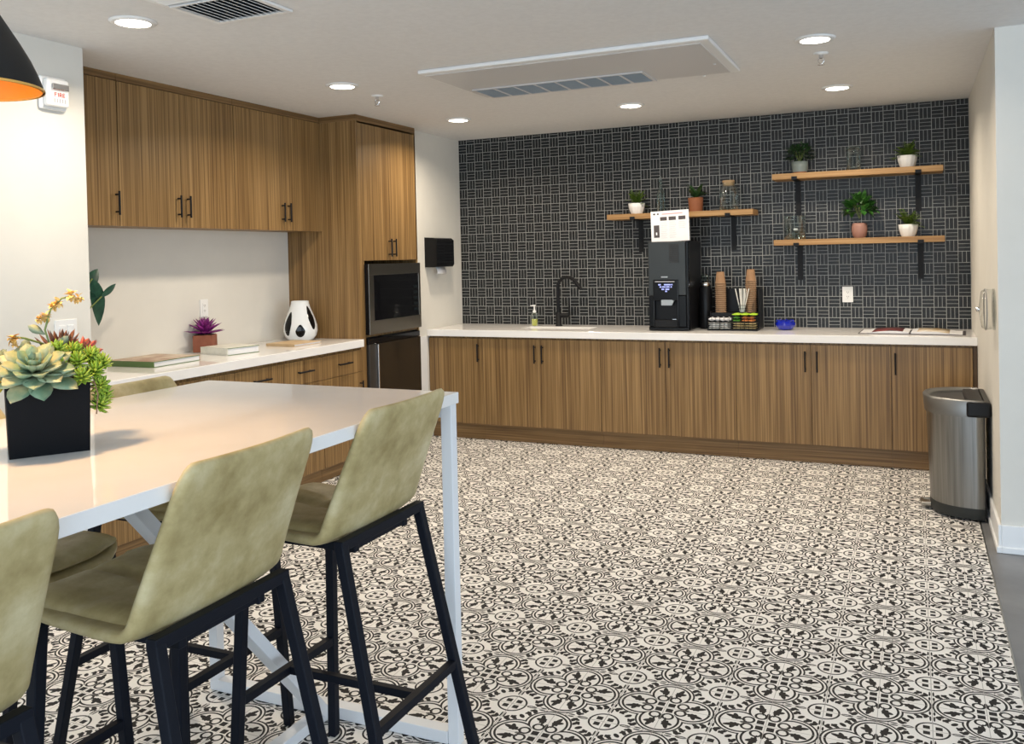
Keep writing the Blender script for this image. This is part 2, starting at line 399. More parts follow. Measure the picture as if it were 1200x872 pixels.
# ------------------------------------------------------------------ structure
struct(box('floor', 'floor', None, -4.45, XE, -7.6, YB+0.1, -0.06, 0.0))
struct(box('floor', 'concrete', None, XE+0.006, 6.6, -7.6, YCOR, -0.06, -0.001))
struct(box('floor', 'concrete', None, XE+0.006, XR, YCOR, YB+0.1, -0.06, -0.001))
struct(box('trim_1', 'steel', None, XE, XE+0.006, -7.6, 2.6, -0.05, 0.001))
struct(box('ceiling', 'ceil', None, -4.45, 6.6, -7.6, YB+0.1, ZC, ZC+0.1))
struct(box('wall_back', 'tile', None, XL, XR, YB, YB+0.1, 0, ZC))
struct(box('wall_corner', 'wall', None, XL-0.6, XL, YT2+0.003, YB+0.1, 0, ZC))
struct(box('wall_recess', 'wall', None, XA-0.1, XA, YNW, YT2, 0, ZC))
struct(box('wall_left', 'wall', None, XA-0.1, XNW, -7.6, YNW, 0, ZC))
struct(box('wall_right', 'wall', None, XR, 6.6, YCOR, YB+0.1, 0, ZC))
bb = MB(); bb.box(XR-0.014, XR, YCOR-0.014, 2.45, 0, 0.135); bb.box(XR-0.022, XR, YCOR-0.022, 2.45, 0, 0.03)
struct(bb.build('baseboard_right', 'trim', None, 0.003))
bb = MB(); bb.box(XR, 6.6, YCOR-0.014, YCOR, 0, 0.135); bb.box(XR, 6.6, YCOR-0.022, YCOR, 0, 0.03)
struct(bb.build('baseboard_front', 'trim', None, 0.003))
bb = MB(); bb.box(XNW, XNW+0.014, -7.6, YNW, 0, 0.135)
struct(bb.build('baseboard_left', 'trim', None, 0.003))
struct(box('trim_2', 'trim', None, XL-0.02, XL+0.004, YT2+0.03, 2.45, 0, HC-0.054))

# ------------------------------------------------------------------ cabinetry
def bar_handle(parent, p0, p1, out, name='handle'):
    """black bar pull between p0 and p1 standing off the front along out"""
    p0, p1, out = Vector(p0), Vector(p1), Vector(out); d = (p1-p0).normalized(); hb = MB()
    hb.tube([p0 + out*0.028, p1 + out*0.028], 0.006, 8)
    for q in (p0 + d*0.018, p1 - d*0.018): hb.tube([q, q + out*0.028], 0.005, 8)
    return hb.build(name, 'black', parent)
UX = -4.003
def upper_unit(y0, y1, doors, label):
    th = thing('upper_cabinet', label, 'cabinet', (XA, y0, 1.713), 0, 'wall cabinets in the recess')
    w = y1-y0; d = UX-XA; h = ZC-1.713
    box('body', 'woodv', th, 0, d-0.022, 0.0005, w-0.0005, 0.0, h-0.04)
    box('top_filler', 'woodh', th, 0, d-0.004, 0.0005, w-0.0005, h-0.04, h-0.001)
    for (a, bq, hy) in doors:
        dr = box('door', 'woodv', th, d-0.02, d, a-y0+0.0015, bq-y0-0.0015, -0.004, h-0.044, 0.001)
        bar_handle(dr, (d, hy-y0, 0.055), (d, hy-y0, 0.185), (1, 0, 0))
upper_unit(YNW+0.004, -0.402, [(YNW+0.004, -0.402, -0.425)], 'single-door wood wall cabinet at the end beside the fire alarm wall')
upper_unit(-0.40, 0.498, [(-0.40, 0.046, 0.018), (0.046, 0.498, 0.092)], 'two-door wood wall cabinet in the middle of the run of three')
upper_unit(0.50, YT-0.003, [(0.50, 0.985, 0.955), (0.985, YT-0.003, 1.02)], 'two-door wood wall cabinet touching the tall oven cabinet')

def low_unit(y0, y1, label):
    th = thing('base_cabinet', label, 'cabinet', (XA, y0, 0), 0, 'base cabinets in the recess')
    w = y1-y0; d = -3.676-XA
    box('body', 'woodv', th, 0.01, d-0.022, 0.0005, w-0.0005, 0.09, HL-0.056)
    box('toe_kick', 'woodh', th, 0.02, d-0.03, 0.0005, w-0.0005, 0.001, 0.09)
    dw = box('drawer', 'woodv', th, d-0.02, d, 0.0015, w-0.0015, 0.693, 0.848, 0.001)
    bar_handle(dw, (d, w/2-0.075, 0.775), (d, w/2+0.075, 0.775), (1, 0, 0))
    dr = box('door', 'woodv', th, d-0.02, d, 0.0015, w-0.0015, 0.095, 0.69, 0.001)
    bar_handle(dr, (d, w-0.04, 0.50), (d, w-0.04, 0.63), (1, 0, 0))
for y0, y1, l in ((0.928, YT-0.003, 'wood base cabinet with drawer right beside the built-in fridge'), (0.53, 0.926, 'wood base cabinet with drawer below the black-spotted vase and thin books'),
               (0.09, 0.528, 'wood base cabinet with drawer below the pale green-edged book'), (-0.34, 0.088, 'wood base cabinet with drawer below the flat green book'),
               (YNW+0.004, -0.342, 'wood base cabinet at the wall corner below the dark leafy plant')):
    low_unit(y0, y1, l)
tag(box('worktop', 'quartz', None, XA+0.001, -3.66, YNW+0.001, YT-0.001, HL-0.055, HL, 0.003), 'white quartz worktop in the recess below the wall cabinets', 'countertop')

# tall cabinet
th = thing('tall_cabinet', 'tall wood cabinet housing the microwave and small fridge', 'cabinet', (XA, YT, 0))
dX = XF-XA; wY = YT2-YT
bb = MB(); bb.box(0, dX-0.0, 0, 0.02, 0.001, ZC-0.045); bb.build('side_panel', 'woodv', th, 0.001)
bb = MB(); bb.box(0, dX, wY-0.014, wY, 0.001, ZC-0.045); bb.build('side_panel', 'woodv', th)
bb = MB(); bb.box(dX-0.02, dX, 0.02, 0.068, 0.001, 1.487); bb.build('front_stile', 'woodv', th)
box('back_panel', 'woodv', th, 0, 0.02, 0.02, wY-0.014, 0.001, ZC-0.045)
box('niche_shelf', 'woodv', th, 0.02, dX-0.01, 0.068, wY-0.014, 0.926, 0.944)
box('niche_top', 'woodv', th, 0.02, dX-0.023, 0.02, wY-0.014, 1.487, 1.51)
box('top_filler', 'woodh', th, 0, dX, 0, wY, ZC-0.045, ZC-0.001)
for (a, bq, hy) in ((0.022, 0.425, 0.425-0.022), (0.4275, wY-0.001, 0.4275+0.04)):
    dr = box('door', 'woodv', th, dX-0.021, dX, a, bq, 1.488, ZC-0.058, 0.001)
    bar_handle(dr, (dX, hy, 1.515), (dX, hy, 1.65), (1, 0, 0))

# microwave
y0, y1 = YT+0.07, YT2-0.016
th = thing('microwave', 'built-in microwave with black glass door above the fridge', 'microwave', (XF-0.42, y0, 0.946))
w = y1-y0; h = 0.52
box('body', 'blackp', th, 0, 0.43, 0.001, w-0.001, 0.001, h-0.004)
bb = MB(); x0, x1 = 0.432, 0.452
bb.box(x0, x1, 0.005, w, 0, 0.10); bb.box(x0, x1, 0.005, w, h-0.085, h-0.004); bb.box(x0, x1, 0.005, 0.07, 0.10, h-0.085); bb.box(x0, x1, w-0.03, w, 0.10, h-0.085)
bb.build('door_frame', 'bsteel', th, 0.002)
box('door_glass', 'gloss', th, 0.434, 0.449, 0.07, w-0.125, 0.10, h-0.085)
cp = box('control_panel', 'gloss', th, 0.434, 0.4495, w-0.124, w-0.03, 0.10, h-0.085)
bb = MB()
for r in range(5): bb.box(0.4496, 0.4502, w-0.105, w-0.05, 0.14+r*0.045, 0.16+r*0.045)
bb.build('keypad', mat('dim_keys', (0.010, 0.014, 0.016), 0.5, spec=0.05), cp)
box('side_trim', 'gloss', th, 0.42, 0.45, -0.004, 0.004, 0.0, h-0.004)

# fridge
th = thing('mini_fridge', 'small dark-fronted fridge built in below the microwave', 'fridge', (XF-0.56, y0, 0.0))
box('body', 'blackp', th, 0.0, 0.55, 0.003, w-0.003, 0.002, 0.922)
box('top_grille', 'gloss', th, 0.55, 0.578, 0.005, w-0.004, 0.875, 0.918, 0.004)
box('hinge_cover', 'blackp', th, 0.50, 0.572, 0.20, w-0.12, 0.885, 0.925, 0.006)
box('door', 'fridge', th, 0.551, 0.583, 0.125, w-0.004, 0.06, 0.872, 0.004)
box('door_edge', mat('grey_edge', (0.05, 0.045, 0.04), 0.35, 0.3), th, 0.551, 0.578, 0.012, 0.108, 0.06, 0.872, 0.003)
tag_h = box('handle', 'chrome', th, 0.551, 0.592, 0.109, 0.123, 0.07, 0.868, 0.003)
box('toe_grille', 'blackp', th, 0.551, 0.565, 0.01, w-0.01, 0.004, 0.055)

# back run of base cabinets
YF = 2.478
def back_unit(x0, x1, doors, label, top=HC-0.056):
    th = thing('base_cabinet', label, 'cabinet', (x0, YF, 0), 0, 'base cabinets below the tiled wall')
    w = x1-x0
    box('body', 'woodv', th, 0.0005, w-0.0005, 0.022, YB-YF-0.01, 0.13, top)
    if top < 0.8: box('top_rail', 'woodv', th, 0.0005, w-0.0005, 0.022, 0.06, top, HC-0.056)
    box('toe_kick', 'woodh', th, 0.0005, w-0.0005, 0.048, 0.40, 0.001, 0.13)
    for (a, bq, hx) in doors:
        dr = box('door', 'woodv', th, a-x0+0.0015, bq-x0-0.0015, 0, 0.02, 0.134, HC-0.070, 0.001)
        bar_handle(dr, (hx-x0, 0, 0.645), (hx-x0, 0, 0.79), (0, -1, 0))
X_ = [-3.752, -3.251, -2.74, -2.243, -1.735, -1.215, -0.697, -0.183, 0.31]
back_unit(X_[0], X_[1], [(X_[0], X_[1], -3.288)], 'single-door wood base cabinet at the left end by the fridge')
back_unit(X_[1], X_[3], [(X_[1], X_[2], -2.785), (X_[2], X_[3], -2.72)], 'two-door wood base cabinet below the sink and black tap', 0.69)
back_unit(X_[3], X_[5], [(X_[3], X_[4], -1.770), (X_[4], X_[5], -1.70)], 'two-door wood base cabinet below the coffee machine')
back_unit(X_[5], X_[7], [(X_[5], X_[6], -0.734), (X_[6], X_[7], -0.655)], 'two-door wood base cabinet below the blue bowl')
back_unit(X_[7], X_[8], [(X_[7], X_[8], -0.155)], 'single-door wood base cabinet at the right end behind the bin')
tag(box('filler_panel', mat('dark_wood_edge', (0.09, 0.05, 0.022), 0.5), None, X_[8]+0.002, XR-0.002, YF+0.01, YB-0.02, 0.13, HC-0.056), 'narrow dark wood filler strip against the right wall', 'filler panel')

# back worktop with sink cut-out
sx0, sx1, sy0, sy1 = -2.99, -2.40, 2.66, 2.87
bb = MB(); xs = [XL+0.001, sx0, sx1, XR-0.001]; ys = [2.453, sy0, sy1, YB-0.001]
vs = [(x, y, z) for z in (HC-0.054, HC) for y in ys for x in xs]; I = lambda i, j, k: k*16+j*4+i; fs = []
for j in range(3):
    for i in range(3):
        if (i, j) == (1, 1): continue
        fs.append((I(i, j, 1), I(i+1, j, 1), I(i+1, j+1, 1), I(i, j+1, 1))); fs.append((I(i, j, 0), I(i, j+1, 0), I(i+1, j+1, 0), I(i+1, j, 0)))
for i in range(3):
    fs.append((I(i, 0, 0), I(i+1, 0, 0), I(i+1, 0, 1), I(i, 0, 1))); fs.append((I(i+1, 3, 0), I(i, 3, 0), I(i, 3, 1), I(i+1, 3, 1)))
    fs.append((I(0, i+1, 0), I(0, i, 0), I(0, i, 1), I(0, i+1, 1))); fs.append((I(3, i, 0), I(3, i+1, 0), I(3, i+1, 1), I(3, i, 1)))
fs += [(I(1, 1, 0), I(1, 1, 1), I(2, 1, 1), I(2, 1, 0)), (I(2, 2, 0), I(2, 2, 1), I(1, 2, 1), I(1, 2, 0)), (I(1, 2, 0), I(1, 2, 1), I(1, 1, 1), I(1, 1, 0)), (I(2, 1, 0), I(2, 1, 1), I(2, 2, 1), I(2, 2, 0))]
bb.add(vs, fs); tag(bb.build('worktop', 'quartz', None, 0.002), 'long white quartz worktop in front of the black tiled wall', 'countertop')
th = thing('sink', 'undermount white sink set into the long worktop by the tap', 'sink', ((sx0+sx1)/2, (sy0+sy1)/2, 0.70))
hw, hd = (sx1-sx0)/2, (sy1-sy0)/2; bb = MB(); zt_ = HC-0.056-0.70
bb.box(-hw-0.012, hw+0.012, -hd-0.012, hd+0.012, 0, 0.012); bb.box(-hw-0.012, -hw, -hd, hd, 0.012, zt_); bb.box(hw, hw+0.012, -hd, hd, 0.012, zt_)
bb.box(-hw-0.012, hw+0.012, -hd-0.012, -hd, 0.012, zt_); bb.box(-hw-0.012, hw+0.012, hd, hd+0.012, 0.012, zt_)
bb.build('basin', 'ceramic', th); MB().lathe([(0.035, 0.012), (0.035, 0.015), (0.02, 0.014)], 16).build('drain', 'chrome', th)

# ------------------------------------------------------------------ tap and soap
th = thing('faucet', 'matte black gooseneck tap with side lever behind the sink', 'faucet', (-2.765, 2.95, HC))
bb = MB(); bb.lathe([(0.030, 0), (0.030, 0.006), (0.025, 0.010), (0.025, 0.11), (0.022, 0.115)], 20); bb.build('base', 'black', th)
pts = [(0, 0, 0.11), (-0.004, 0, 0.22), (-0.004, 0, 0.31)]
for k in range(1, 9):
    a = PI - PI*0.83*k/8; pts.append((0.085-0.004 + 0.085*math.cos(a), 0, 0.325 + 0.085*math.sin(a)))
MB().tube(pts, 0.0145, 14).build('spout', 'black', th)
e = Vector(pts[-1]); d = (e-Vector(pts[-2])).normalized(); MB().tube([e, e+d*0.07], [0.0165, 0.0175], 14).build('spray_head', 'black', th)
lv = MB(); lv.tube([(0.02, 0, 0.088), (0.085, 0, 0.088)], 0.019, 14); lv.build('valve', 'black', th)
MB().tube([(0.085, 0, 0.09), (0.097, -0.005, 0.10), (0.1, -0.005, 0.19)], [0.016, 0.011, 0.006], 10).build('lever', 'black', th)
th = thing('soap_dispenser', 'clear pump bottle of yellow hand soap left of the black tap', 'soap bottle', (-2.978, 2.93, HC))
MB().lathe([(0.026, 0.002), (0.028, 0.01), (0.028, 0.095), (0.024, 0.108), (0.012, 0.115)], 18, capt=False).build('bottle', 'glass', th)
MB().lathe([(0.0255, 0.004), (0.0265, 0.06)], 18).build('soap', 'liquid', th)
bb = MB(); bb.lathe([(0.014, 0.112), (0.014, 0.13), (0.006, 0.133), (0.006, 0.165), (0.01, 0.168), (0.01, 0.178)], 12); bb.tube([(0, 0, 0.173), (-0.035, -0.005, 0.17)], [0.006, 0.004], 8); bb.build('pump', 'white', th)

# ------------------------------------------------------------------ coffee machine
MXc, MYf = -1.735, 2.62
th = thing('coffee_machine', 'tall black coffee machine with a small lit screen', 'coffee machine', (MXc, MYf, HC))
hw = 0.155; hh = 0.68
box('body', 'blackp', th, -hw, hw, 0.03, 0.44, 0.004, hh, 0.006)
box('upper_front', 'slate', th, -hw, hw-0.022, 0.0, 0.032, 0.27, hh-0.002, 0.005)
box('side_column', 'gloss', th, hw-0.020, hw, 0.002, 0.032, 0.004, hh-0.002, 0.004)
box('lower_front', 'gloss', th, -hw, -0.115, 0.002, 0.032, 0.03, 0.268, 0.004)
box('lower_front', 'gloss', th, 0.075, hw-0.022, 0.002, 0.032, 0.03, 0.268, 0.004)
box('base_tray', 'gloss', th, -hw, hw, -0.012, 0.032, 0.004, 0.03, 0.004)
bb = MB(); bb.box(-0.118, 0.078, -0.012, 0.004, 0.23, 0.39); bb.box(-0.118, -0.108, -0.012, 0.03, 0.03, 0.235); bb.box(0.068, 0.078, -0.012, 0.03, 0.03, 0.235); bb.build('dispense_hood', 'gloss', th, 0.008, 3)
bb = MB(); bb.box(-0.108, 0.068, -0.014, 0.03, 0.03, 0.085); cupt = bb.build('drip_tray', 'blackp', th, 0.004)
box('tray_edge', 'chrome', th, 0.03, 0.06, -0.016, -0.013, 0.088, 0.092)
bb = MB(); bb.prism([(-0.05, 0.196), (0.03, 0.196), (0.048, 0.232), (0.022, 0.238), (-0.05, 0.238)], -0.03, -0.012, Matrix(((1, 0, 0, 0), (0, 0, 1, 0), (0, 1, 0, 0), (0, 0, 0, 1)))); bb.build('spout_cover', 'steel', th, 0.003)
sc = box('screen', 'gloss', th, -0.10, 0.06, -0.0145, -0.0125, 0.285, 0.365)
bb = MB()
for (zz, segs) in ((0.352, ((-0.075, -0.055), (-0.03, 0.02), (0.025, 0.035))), (0.335, ((-0.065, -0.05), (-0.045, -0.02), (-0.015, 0.012), (0.02, 0.03))), (0.317, ((-0.05, -0.03), (-0.02, 0.01))), (0.302, ((-0.022, -0.008),))):
    for a, c in segs: bb.box(a, c, -0.0155, -0.0147, zz-0.005, zz+0.005)
bb.build('screen_text', 'screen', sc)
box('screen_trim', 'greyprint', th, -0.10, 0.05, -0.0145, -0.0125, 0.372, 0.378)
box('badge', 'steel', th, -0.055, -0.005, -0.003, -0.0005, 0.405, 0.415)
bb = MB(); [bb.box(0.01+0.0, 0.085, -0.003, -0.0005, 0.52+k*0.011, 0.526+k*0.011) for k in range(13)]; bb.build('speaker_vents', mat('vent_print', (0.025, 0.025, 0.025), 0.6), th)
# instruction sheet
th = thing('instruction_sheet', 'white printed instruction sheet standing tilted on the coffee machine', 'sign', (MXc+0.01, 2.672, HC+hh+0.004), 0)
th.rotation_euler = (-0.06, math.radians(-2.0), 0)
box('sheet', 'paper', th, -0.148, 0.148, -0.0015, 0.0015, -0.004, 0.232)
bb = MB()
for a, c, z0, z1 in ((-0.128, -0.112, 0.205, 0.217), (-0.098, -0.084, 0.205, 0.217), (-0.075, -0.022, 0.158, 0.186), (-0.008, 0.048, 0.158, 0.186), (0.068, 0.122, 0.158, 0.186), (-0.127, -0.083, 0.03, 0.125)): bb.box(a, c, -0.0026, -0.0017, z0, z1)
bb.build('printed_pictures', 'darkprint', th)
MB().box(-0.06, 0.10, -0.0026, -0.0017, 0.204, 0.212).build('heading', mat('pale_red_print', (0.55, 0.33, 0.34), 0.7), th)
bb = MB(); MB()
for cx_, n_ in ((-0.048, 11), (0.02, 11), (0.095, 5)):
    for k in range(n_): bb.box(cx_-0.024-0.004*(k % 2), cx_+0.02+0.005*((k*7) % 3), -0.0026, -0.0017, 0.142-k*0.0118, 0.1445-k*0.0118)
bb.build('printed_lines', mat('pale_print', (0.52, 0.52, 0.55), 0.7), th)
box('cup_picture', 'white', th, -0.111, -0.101, -0.0032, -0.0027, 0.05, 0.07)

# ------------------------------------------------------------------ flask behind machine, caddy
th = thing('pump_flask', 'slim black pump flask between coffee machine and cup caddy', 'flask', (-1.522, 2.93, HC))
MB().lathe([(0.048, 0.001), (0.05, 0.01), (0.05, 0.30), (0.04, 0.33)], 24).build('body', 'blackp', th)
MB().lathe([(0.041, 0.33), (0.043, 0.335), (0.043, 0.352), (0.034, 0.36)], 24).build('collar', 'chrome', th)
MB().lathe([(0.032, 0.36), (0.032, 0.41), (0.02, 0.42)], 20).build('lid', 'glassg', th)
CXc, CYc = -1.278, 2.80
th = thing('cup_caddy', 'black wire caddy holding coffee cups, stirrers and packets', 'caddy', (CXc, CYc, HC))
hw = 0.185
box('base', 'blackp', th, -hw, hw, -0.10, 0.20, 0.002, 0.010)
box('back_panel', 'blackp', th, -hw, hw, 0.185, 0.20, 0.010, 0.305, 0.003)
box('side_panel', 'blackp', th, hw-0.008, hw, 0.0, 0.185, 0.010, 0.305, 0.003)
box('side_panel', 'blackp', th, -hw, -hw+0.008, 0.0, 0.185, 0.010, 0.14, 0.003)
box('deck', 'blackp', th, -hw+0.008, hw-0.008, 0.02, 0.185, 0.118, 0.126)
box('riser', 'blackp', th, -hw+0.008, hw-0.008, 0.012, 0.02, 0.010, 0.126)
bb = MB()
for zz in (0.025, 0.06, 0.068, 0.10):
    for yy in (-0.098,): bb.tube([(-hw+0.004, yy, zz), (hw-0.004, yy, zz)], 0.002, 6)
for xx in [-hw+0.004 + k*(2*hw-0.008)/12 for k in range(13)]: bb.tube([(xx, -0.098, 0.01), (xx, -0.098, 0.10)], 0.0016, 6)
for xx in (-hw+0.003, hw-0.003):
    for zz in (0.06, 0.10): bb.tube([(xx, -0.098, zz), (xx, 0.015, zz)], 0.002, 6)
for xx in (-0.02, 0.0): bb.tube([(xx, -0.097, 0.01), (xx, -0.097, 0.10)], 0.002, 6)
bb.build('wire_front', 'black', th)
def cup_mesh():
    bb = MB(); bb.lathe([(0.026, 0.090), (0.028, 0.089), (0.0385, 0.006), (0.041, 0.0055), (0.042, 0.003), (0.041, 0.0), (0.039, 0.0), (0.0265, 0.084)], 24, capb=False, capt=False); return bb
cupm = None
for (cx_, cy_, n_, lab, top) in ((CXc-0.118, CYc+0.09, 15, 'kraft paper cup in the nested left stack', 'topmost upturned kraft cup of the left stack'), (CXc+0.108, CYc+0.11, 16, 'kraft paper cup in the nested right stack behind stirrers', 'topmost upturned kraft cup of the right stack')):
    for k in range(n_):
        z = HC + 0.127 + k*0.0158
        if cupm is None:
            th2 = thing('paper_cup', lab, 'cup'); cupm = th2
            cup_mesh().build('wall', 'kraft', th2)
            MB().lathe([(0.039, 0.0045), (0.0425, 0.0043), (0.0425, 0.0008), (0.039, 0.0006)], 24, capb=False, capt=False).build('rim', mat('pale_kraft_rim', (0.40, 0.27, 0.17), 0.7), th2)
            MB().lathe([(0.024, 0.0865), (0.0245, 0.0885), (0.001, 0.0886)], 20, capb=False, capt=False).build('bottom', 'paper', th2)
            c_ = th2
        else: c_ = copy_tree(cupm)
        c_.location = (cx_, cy_, z); c_['label'] = top if k == n_-1 else lab; c_['group'] = 'kraft cups in the left stack' if cx_ < CXc else 'kraft cups in the right stack'
# stirrers in a little wire cup
th = thing('stirrer_cup', 'small clear cup holding white stirrers in front of right cup stack', 'cup', (CXc+0.048, CYc+0.065, HC+0.127))
MB().lathe([(0.026, 0), (0.028, 0.055)], 16, capt=False).build('wall', 'glass', th)
bb = MB()
for zz in (0.003, 0.03, 0.055): bb.lathe([(0.027, zz-0.0015), (0.0295, zz-0.0015), (0.0295, zz+0.0015), (0.027, zz+0.0015)], 16, capb=False, capt=False)
bb.build('wire_rings', 'black', th)
for k, (dx, dy, lx, ly) in enumerate(((-0.014, 0, -0.035, 0), (-0.007, 0.006, -0.012, 0.0), (0.0, -0.006, 0.0, 0.0), (0.006, 0.004, 0.006, 0.01), (0.011, -0.002, 0.042, 0), (0.003, 0.01, 0.03, 0.012), (-0.004, -0.012, -0.004, -0.01), (0.009, 0.008, 0.012, 0.0))):
    b0 = Vector((CXc+0.048+dx, CYc+0.065+dy, HC+0.129)); bb = MB(); bb.bar((0, 0, 0), (lx, ly, 0.18), 0.009, 0.006)
    tag(bb.build('stirrer', 'wood_stick', None, loc=b0), 'flat white drink stirrer standing in the caddy cup', 'stirrer', 'white drink stirrers')
def packet(name, label, cat, group, mtl, x, y, z, w, d, h, rz=0.0, pillow=True):
    bb = MB()
    nx, ny = 5, 3; vs = []; fs = []
    for s_ in (0, 1):
        for j in range(ny+1):
            for i in range(nx+1):
                q = math.sin(PI*i/nx)*math.sin(PI*j/ny); vs.append((w*(i/nx-0.5), d*(j/ny-0.5), h*(0.5 + (0.5 if s_ else -0.5)*(0.25+0.75*q))))
    n1 = (nx+1)*(ny+1)
    for j in range(ny):
        for i in range(nx):
            a = j*(nx+1)+i; fs.append((n1+a, n1+a+1, n1+a+nx+2, n1+a+nx+1)); fs.append((a, a+nx+1, a+nx+2, a+1))
    per = [i for i in range(nx+1)] + [(nx+1)*j+nx for j in range(1, ny+1)] + [(nx+1)*ny+i for i in range(nx-1, -1, -1)] + [(nx+1)*j for j in range(ny-1, 0, -1)]
    for i in range(len(per)): a, c = per[i], per[(i+1) % len(per)]; fs.append((a, c, c+n1, a+n1))
    bb.add(vs, fs, True); o = bb.build(name, mtl, None, loc=(x, y, z)); o.rotation_euler = (0, 0, rz); return tag(o, label, cat, group)
for col in range(2):
    for k in range(4): packet('sugar_packet', 'white sugar packet in the caddy, lower left compartment', 'packet', 'white sugar packets', 'sugar', CXc-0.137+col*0.082, CYc-0.045, HC+0.012+k*0.0125, 0.076, 0.09, 0.012)
for col in range(4):
    packet('cream_packet', 'grey-white packet stacked in the upper left of the caddy', 'packet', 'grey-white packets', 'paper', CXc-0.158+col*0.042, CYc-0.045, HC+0.066, 0.04, 0.09, 0.036)
for col in range(2):
    for k in range(3): packet('sugar_packet', 'tan raw sugar packet in the caddy, lower right compartment', 'packet', 'tan sugar packets', 'tanp', CXc+0.045+col*0.086, CYc-0.045, HC+0.012+k*0.017, 0.08, 0.09, 0.016)
for k in range(2): packet('tea_packet', 'dark green packet in the caddy beside the orange ones', 'packet', 'dark green packets', 'greenp', CXc+0.03, CYc-0.045, HC+0.066+k*0.021, 0.05, 0.09, 0.02)
for k in range(2):
    for j in range(2): packet('tea_packet', 'orange packet in the upper right of the caddy', 'packet', 'orange packets', 'orangep', CXc+0.092+j*0.046, CYc-0.045, HC+0.066+k*0.021, 0.044, 0.09, 0.02)
for k in range(3): packet('tea_packet', 'lime green packet heaped on top of the caddy packets', 'packet', 'lime green packets', 'limep', CXc+0.03+k*0.06, CYc-0.04, HC+0.110, 0.058, 0.09, 0.022, 0.1*(k-1))

# bowl, open book, outlet
th = thing('bowl', 'small cobalt blue glass bowl with scalloped rim on the worktop', 'bowl', (-0.915, 2.86, HC))
bb = MB(); bb.lathe([(0.036, 0.0005), (0.056, 0.007), (0.070, 0.028), (0.072, 0.048), (0.058, 0.068), (0.052, 0.070), (0.062, 0.046), (0.055, 0.022), (0.03, 0.010)], 48, fr=lambda a, h: 1 + 0.05*math.cos(8*a)*min(1, max(0, (h-0.02)/0.04)))
bb.build('shell', 'blue', th)
bb = MB()
for k in range(8):
    a = 2*PI*k/8; bb.lathe([(0.0001, -0.008), (0.009, -0.004), (0.010, 0.0), (0.008, 0.005), (0.0001, 0.008)], 8, (0.056*math.cos(a), 0.056*math.sin(a), 0.068), capb=False, capt=False)
bb.build('rim_lobes', 'blue', th)
th = thing('open_book', 'large open book with colour pages lying at the right end', 'book', (-0.06, 2.70, HC), math.radians(-3))
box('cover', 'darkprint', th, -0.33, 0.34, -0.10, 0.22, 0.0005, 0.004)
def page_block(sx, mtl_top, name):
    bb = MB(); n_ = 8; vs = []; fs = []
    for i in range(n_+1):
        q = i/n_; x = sx*(0.006+0.315*q); z = 0.004 + 0.022*math.sin(PI*min(1, q*1.1+0.08))**0.6*(1-0.45*q)
        for y in (-0.092, 0.212): vs += [(x, y, 0.0042), (x, y, z)]
    for i in range(n_):
        o, p = i*4, (i+1)*4; fs += [(o+1, p+1, p+3, o+3), (o, o+1, p+1, p), (o+2, p+2, p+3, o+3), (o, p, p+2, o+2)]
    fs += [(0, 2, 3, 1), (n_*4, n_*4+1, n_*4+3, n_*4+2)]
    bb.add(vs, fs, False); o = bb.build(name, 'paper', th); 
    t2 = MB(); vs2 = [(v[0], v[1], v[2]+0.0006) for v in vs if v[2] > 0.0043]
    t2.add(vs2, [(2*i, 2*i+2, 2*i+3, 2*i+1) for i in range(1, len(vs2)//2-1)], True); t2.build('printed_page', mtl_top, o, solid=0.0006); return o
page_block(-1, 'redpage', 'left_pages'); page_block(1, 'photo2', 'right_pages')

def outlet(name, label, loc, axis, rocker=False, w=0.072, h=0.115, gangs=1):
    th = thing(name, label, 'switch' if rocker else 'outlet', loc)
    if axis == 'x': th.rotation_euler = (0, 0, PI/2)     # plate faces -y before turning: then faces +x
    box('plate', 'white', th, -w/2, w/2, -0.006, 0, -h/2, h/2, 0.002)
    for g in range(gangs):
        x = (g-(gangs-1)/2)*0.046
        if rocker: box('rocker', 'white', th, x-0.016, x+0.016, -0.010, -0.006, -0.033, 0.033, 0.002)
        else:
            f_ = box('socket_face', 'white', th, x-0.017, x+0.017, -0.009, -0.006, -0.034, 0.034, 0.003); bb = MB()
            for zz in (-0.02, 0.014):
                for dx in (-0.007, 0.005): bb.box(x+dx, x+dx+0.0022, -0.0096, -0.0088, zz, zz+0.009)
                bb.box(x-0.002, x+0.002, -0.0096, -0.0088, zz-0.007, zz-0.003)
            bb.build('slots', 'darkprint', f_)
    return th
outlet('power_outlet', 'white power outlet on the black tiled wall under the shelf', (-0.489, YB-0.0005, 1.154), 'y', w=0.076, h=0.118)
outlet('power_outlet', 'white power outlet on the white wall above the purple plant', (XA+0.0005, 0.528, 1.20), 'x')
outlet('light_switch', 'white double switch plate on the wall behind the succulents', (XNW+0.0005, -1.01, 1.185), 'x', True, 0.118, 0.118, 2)

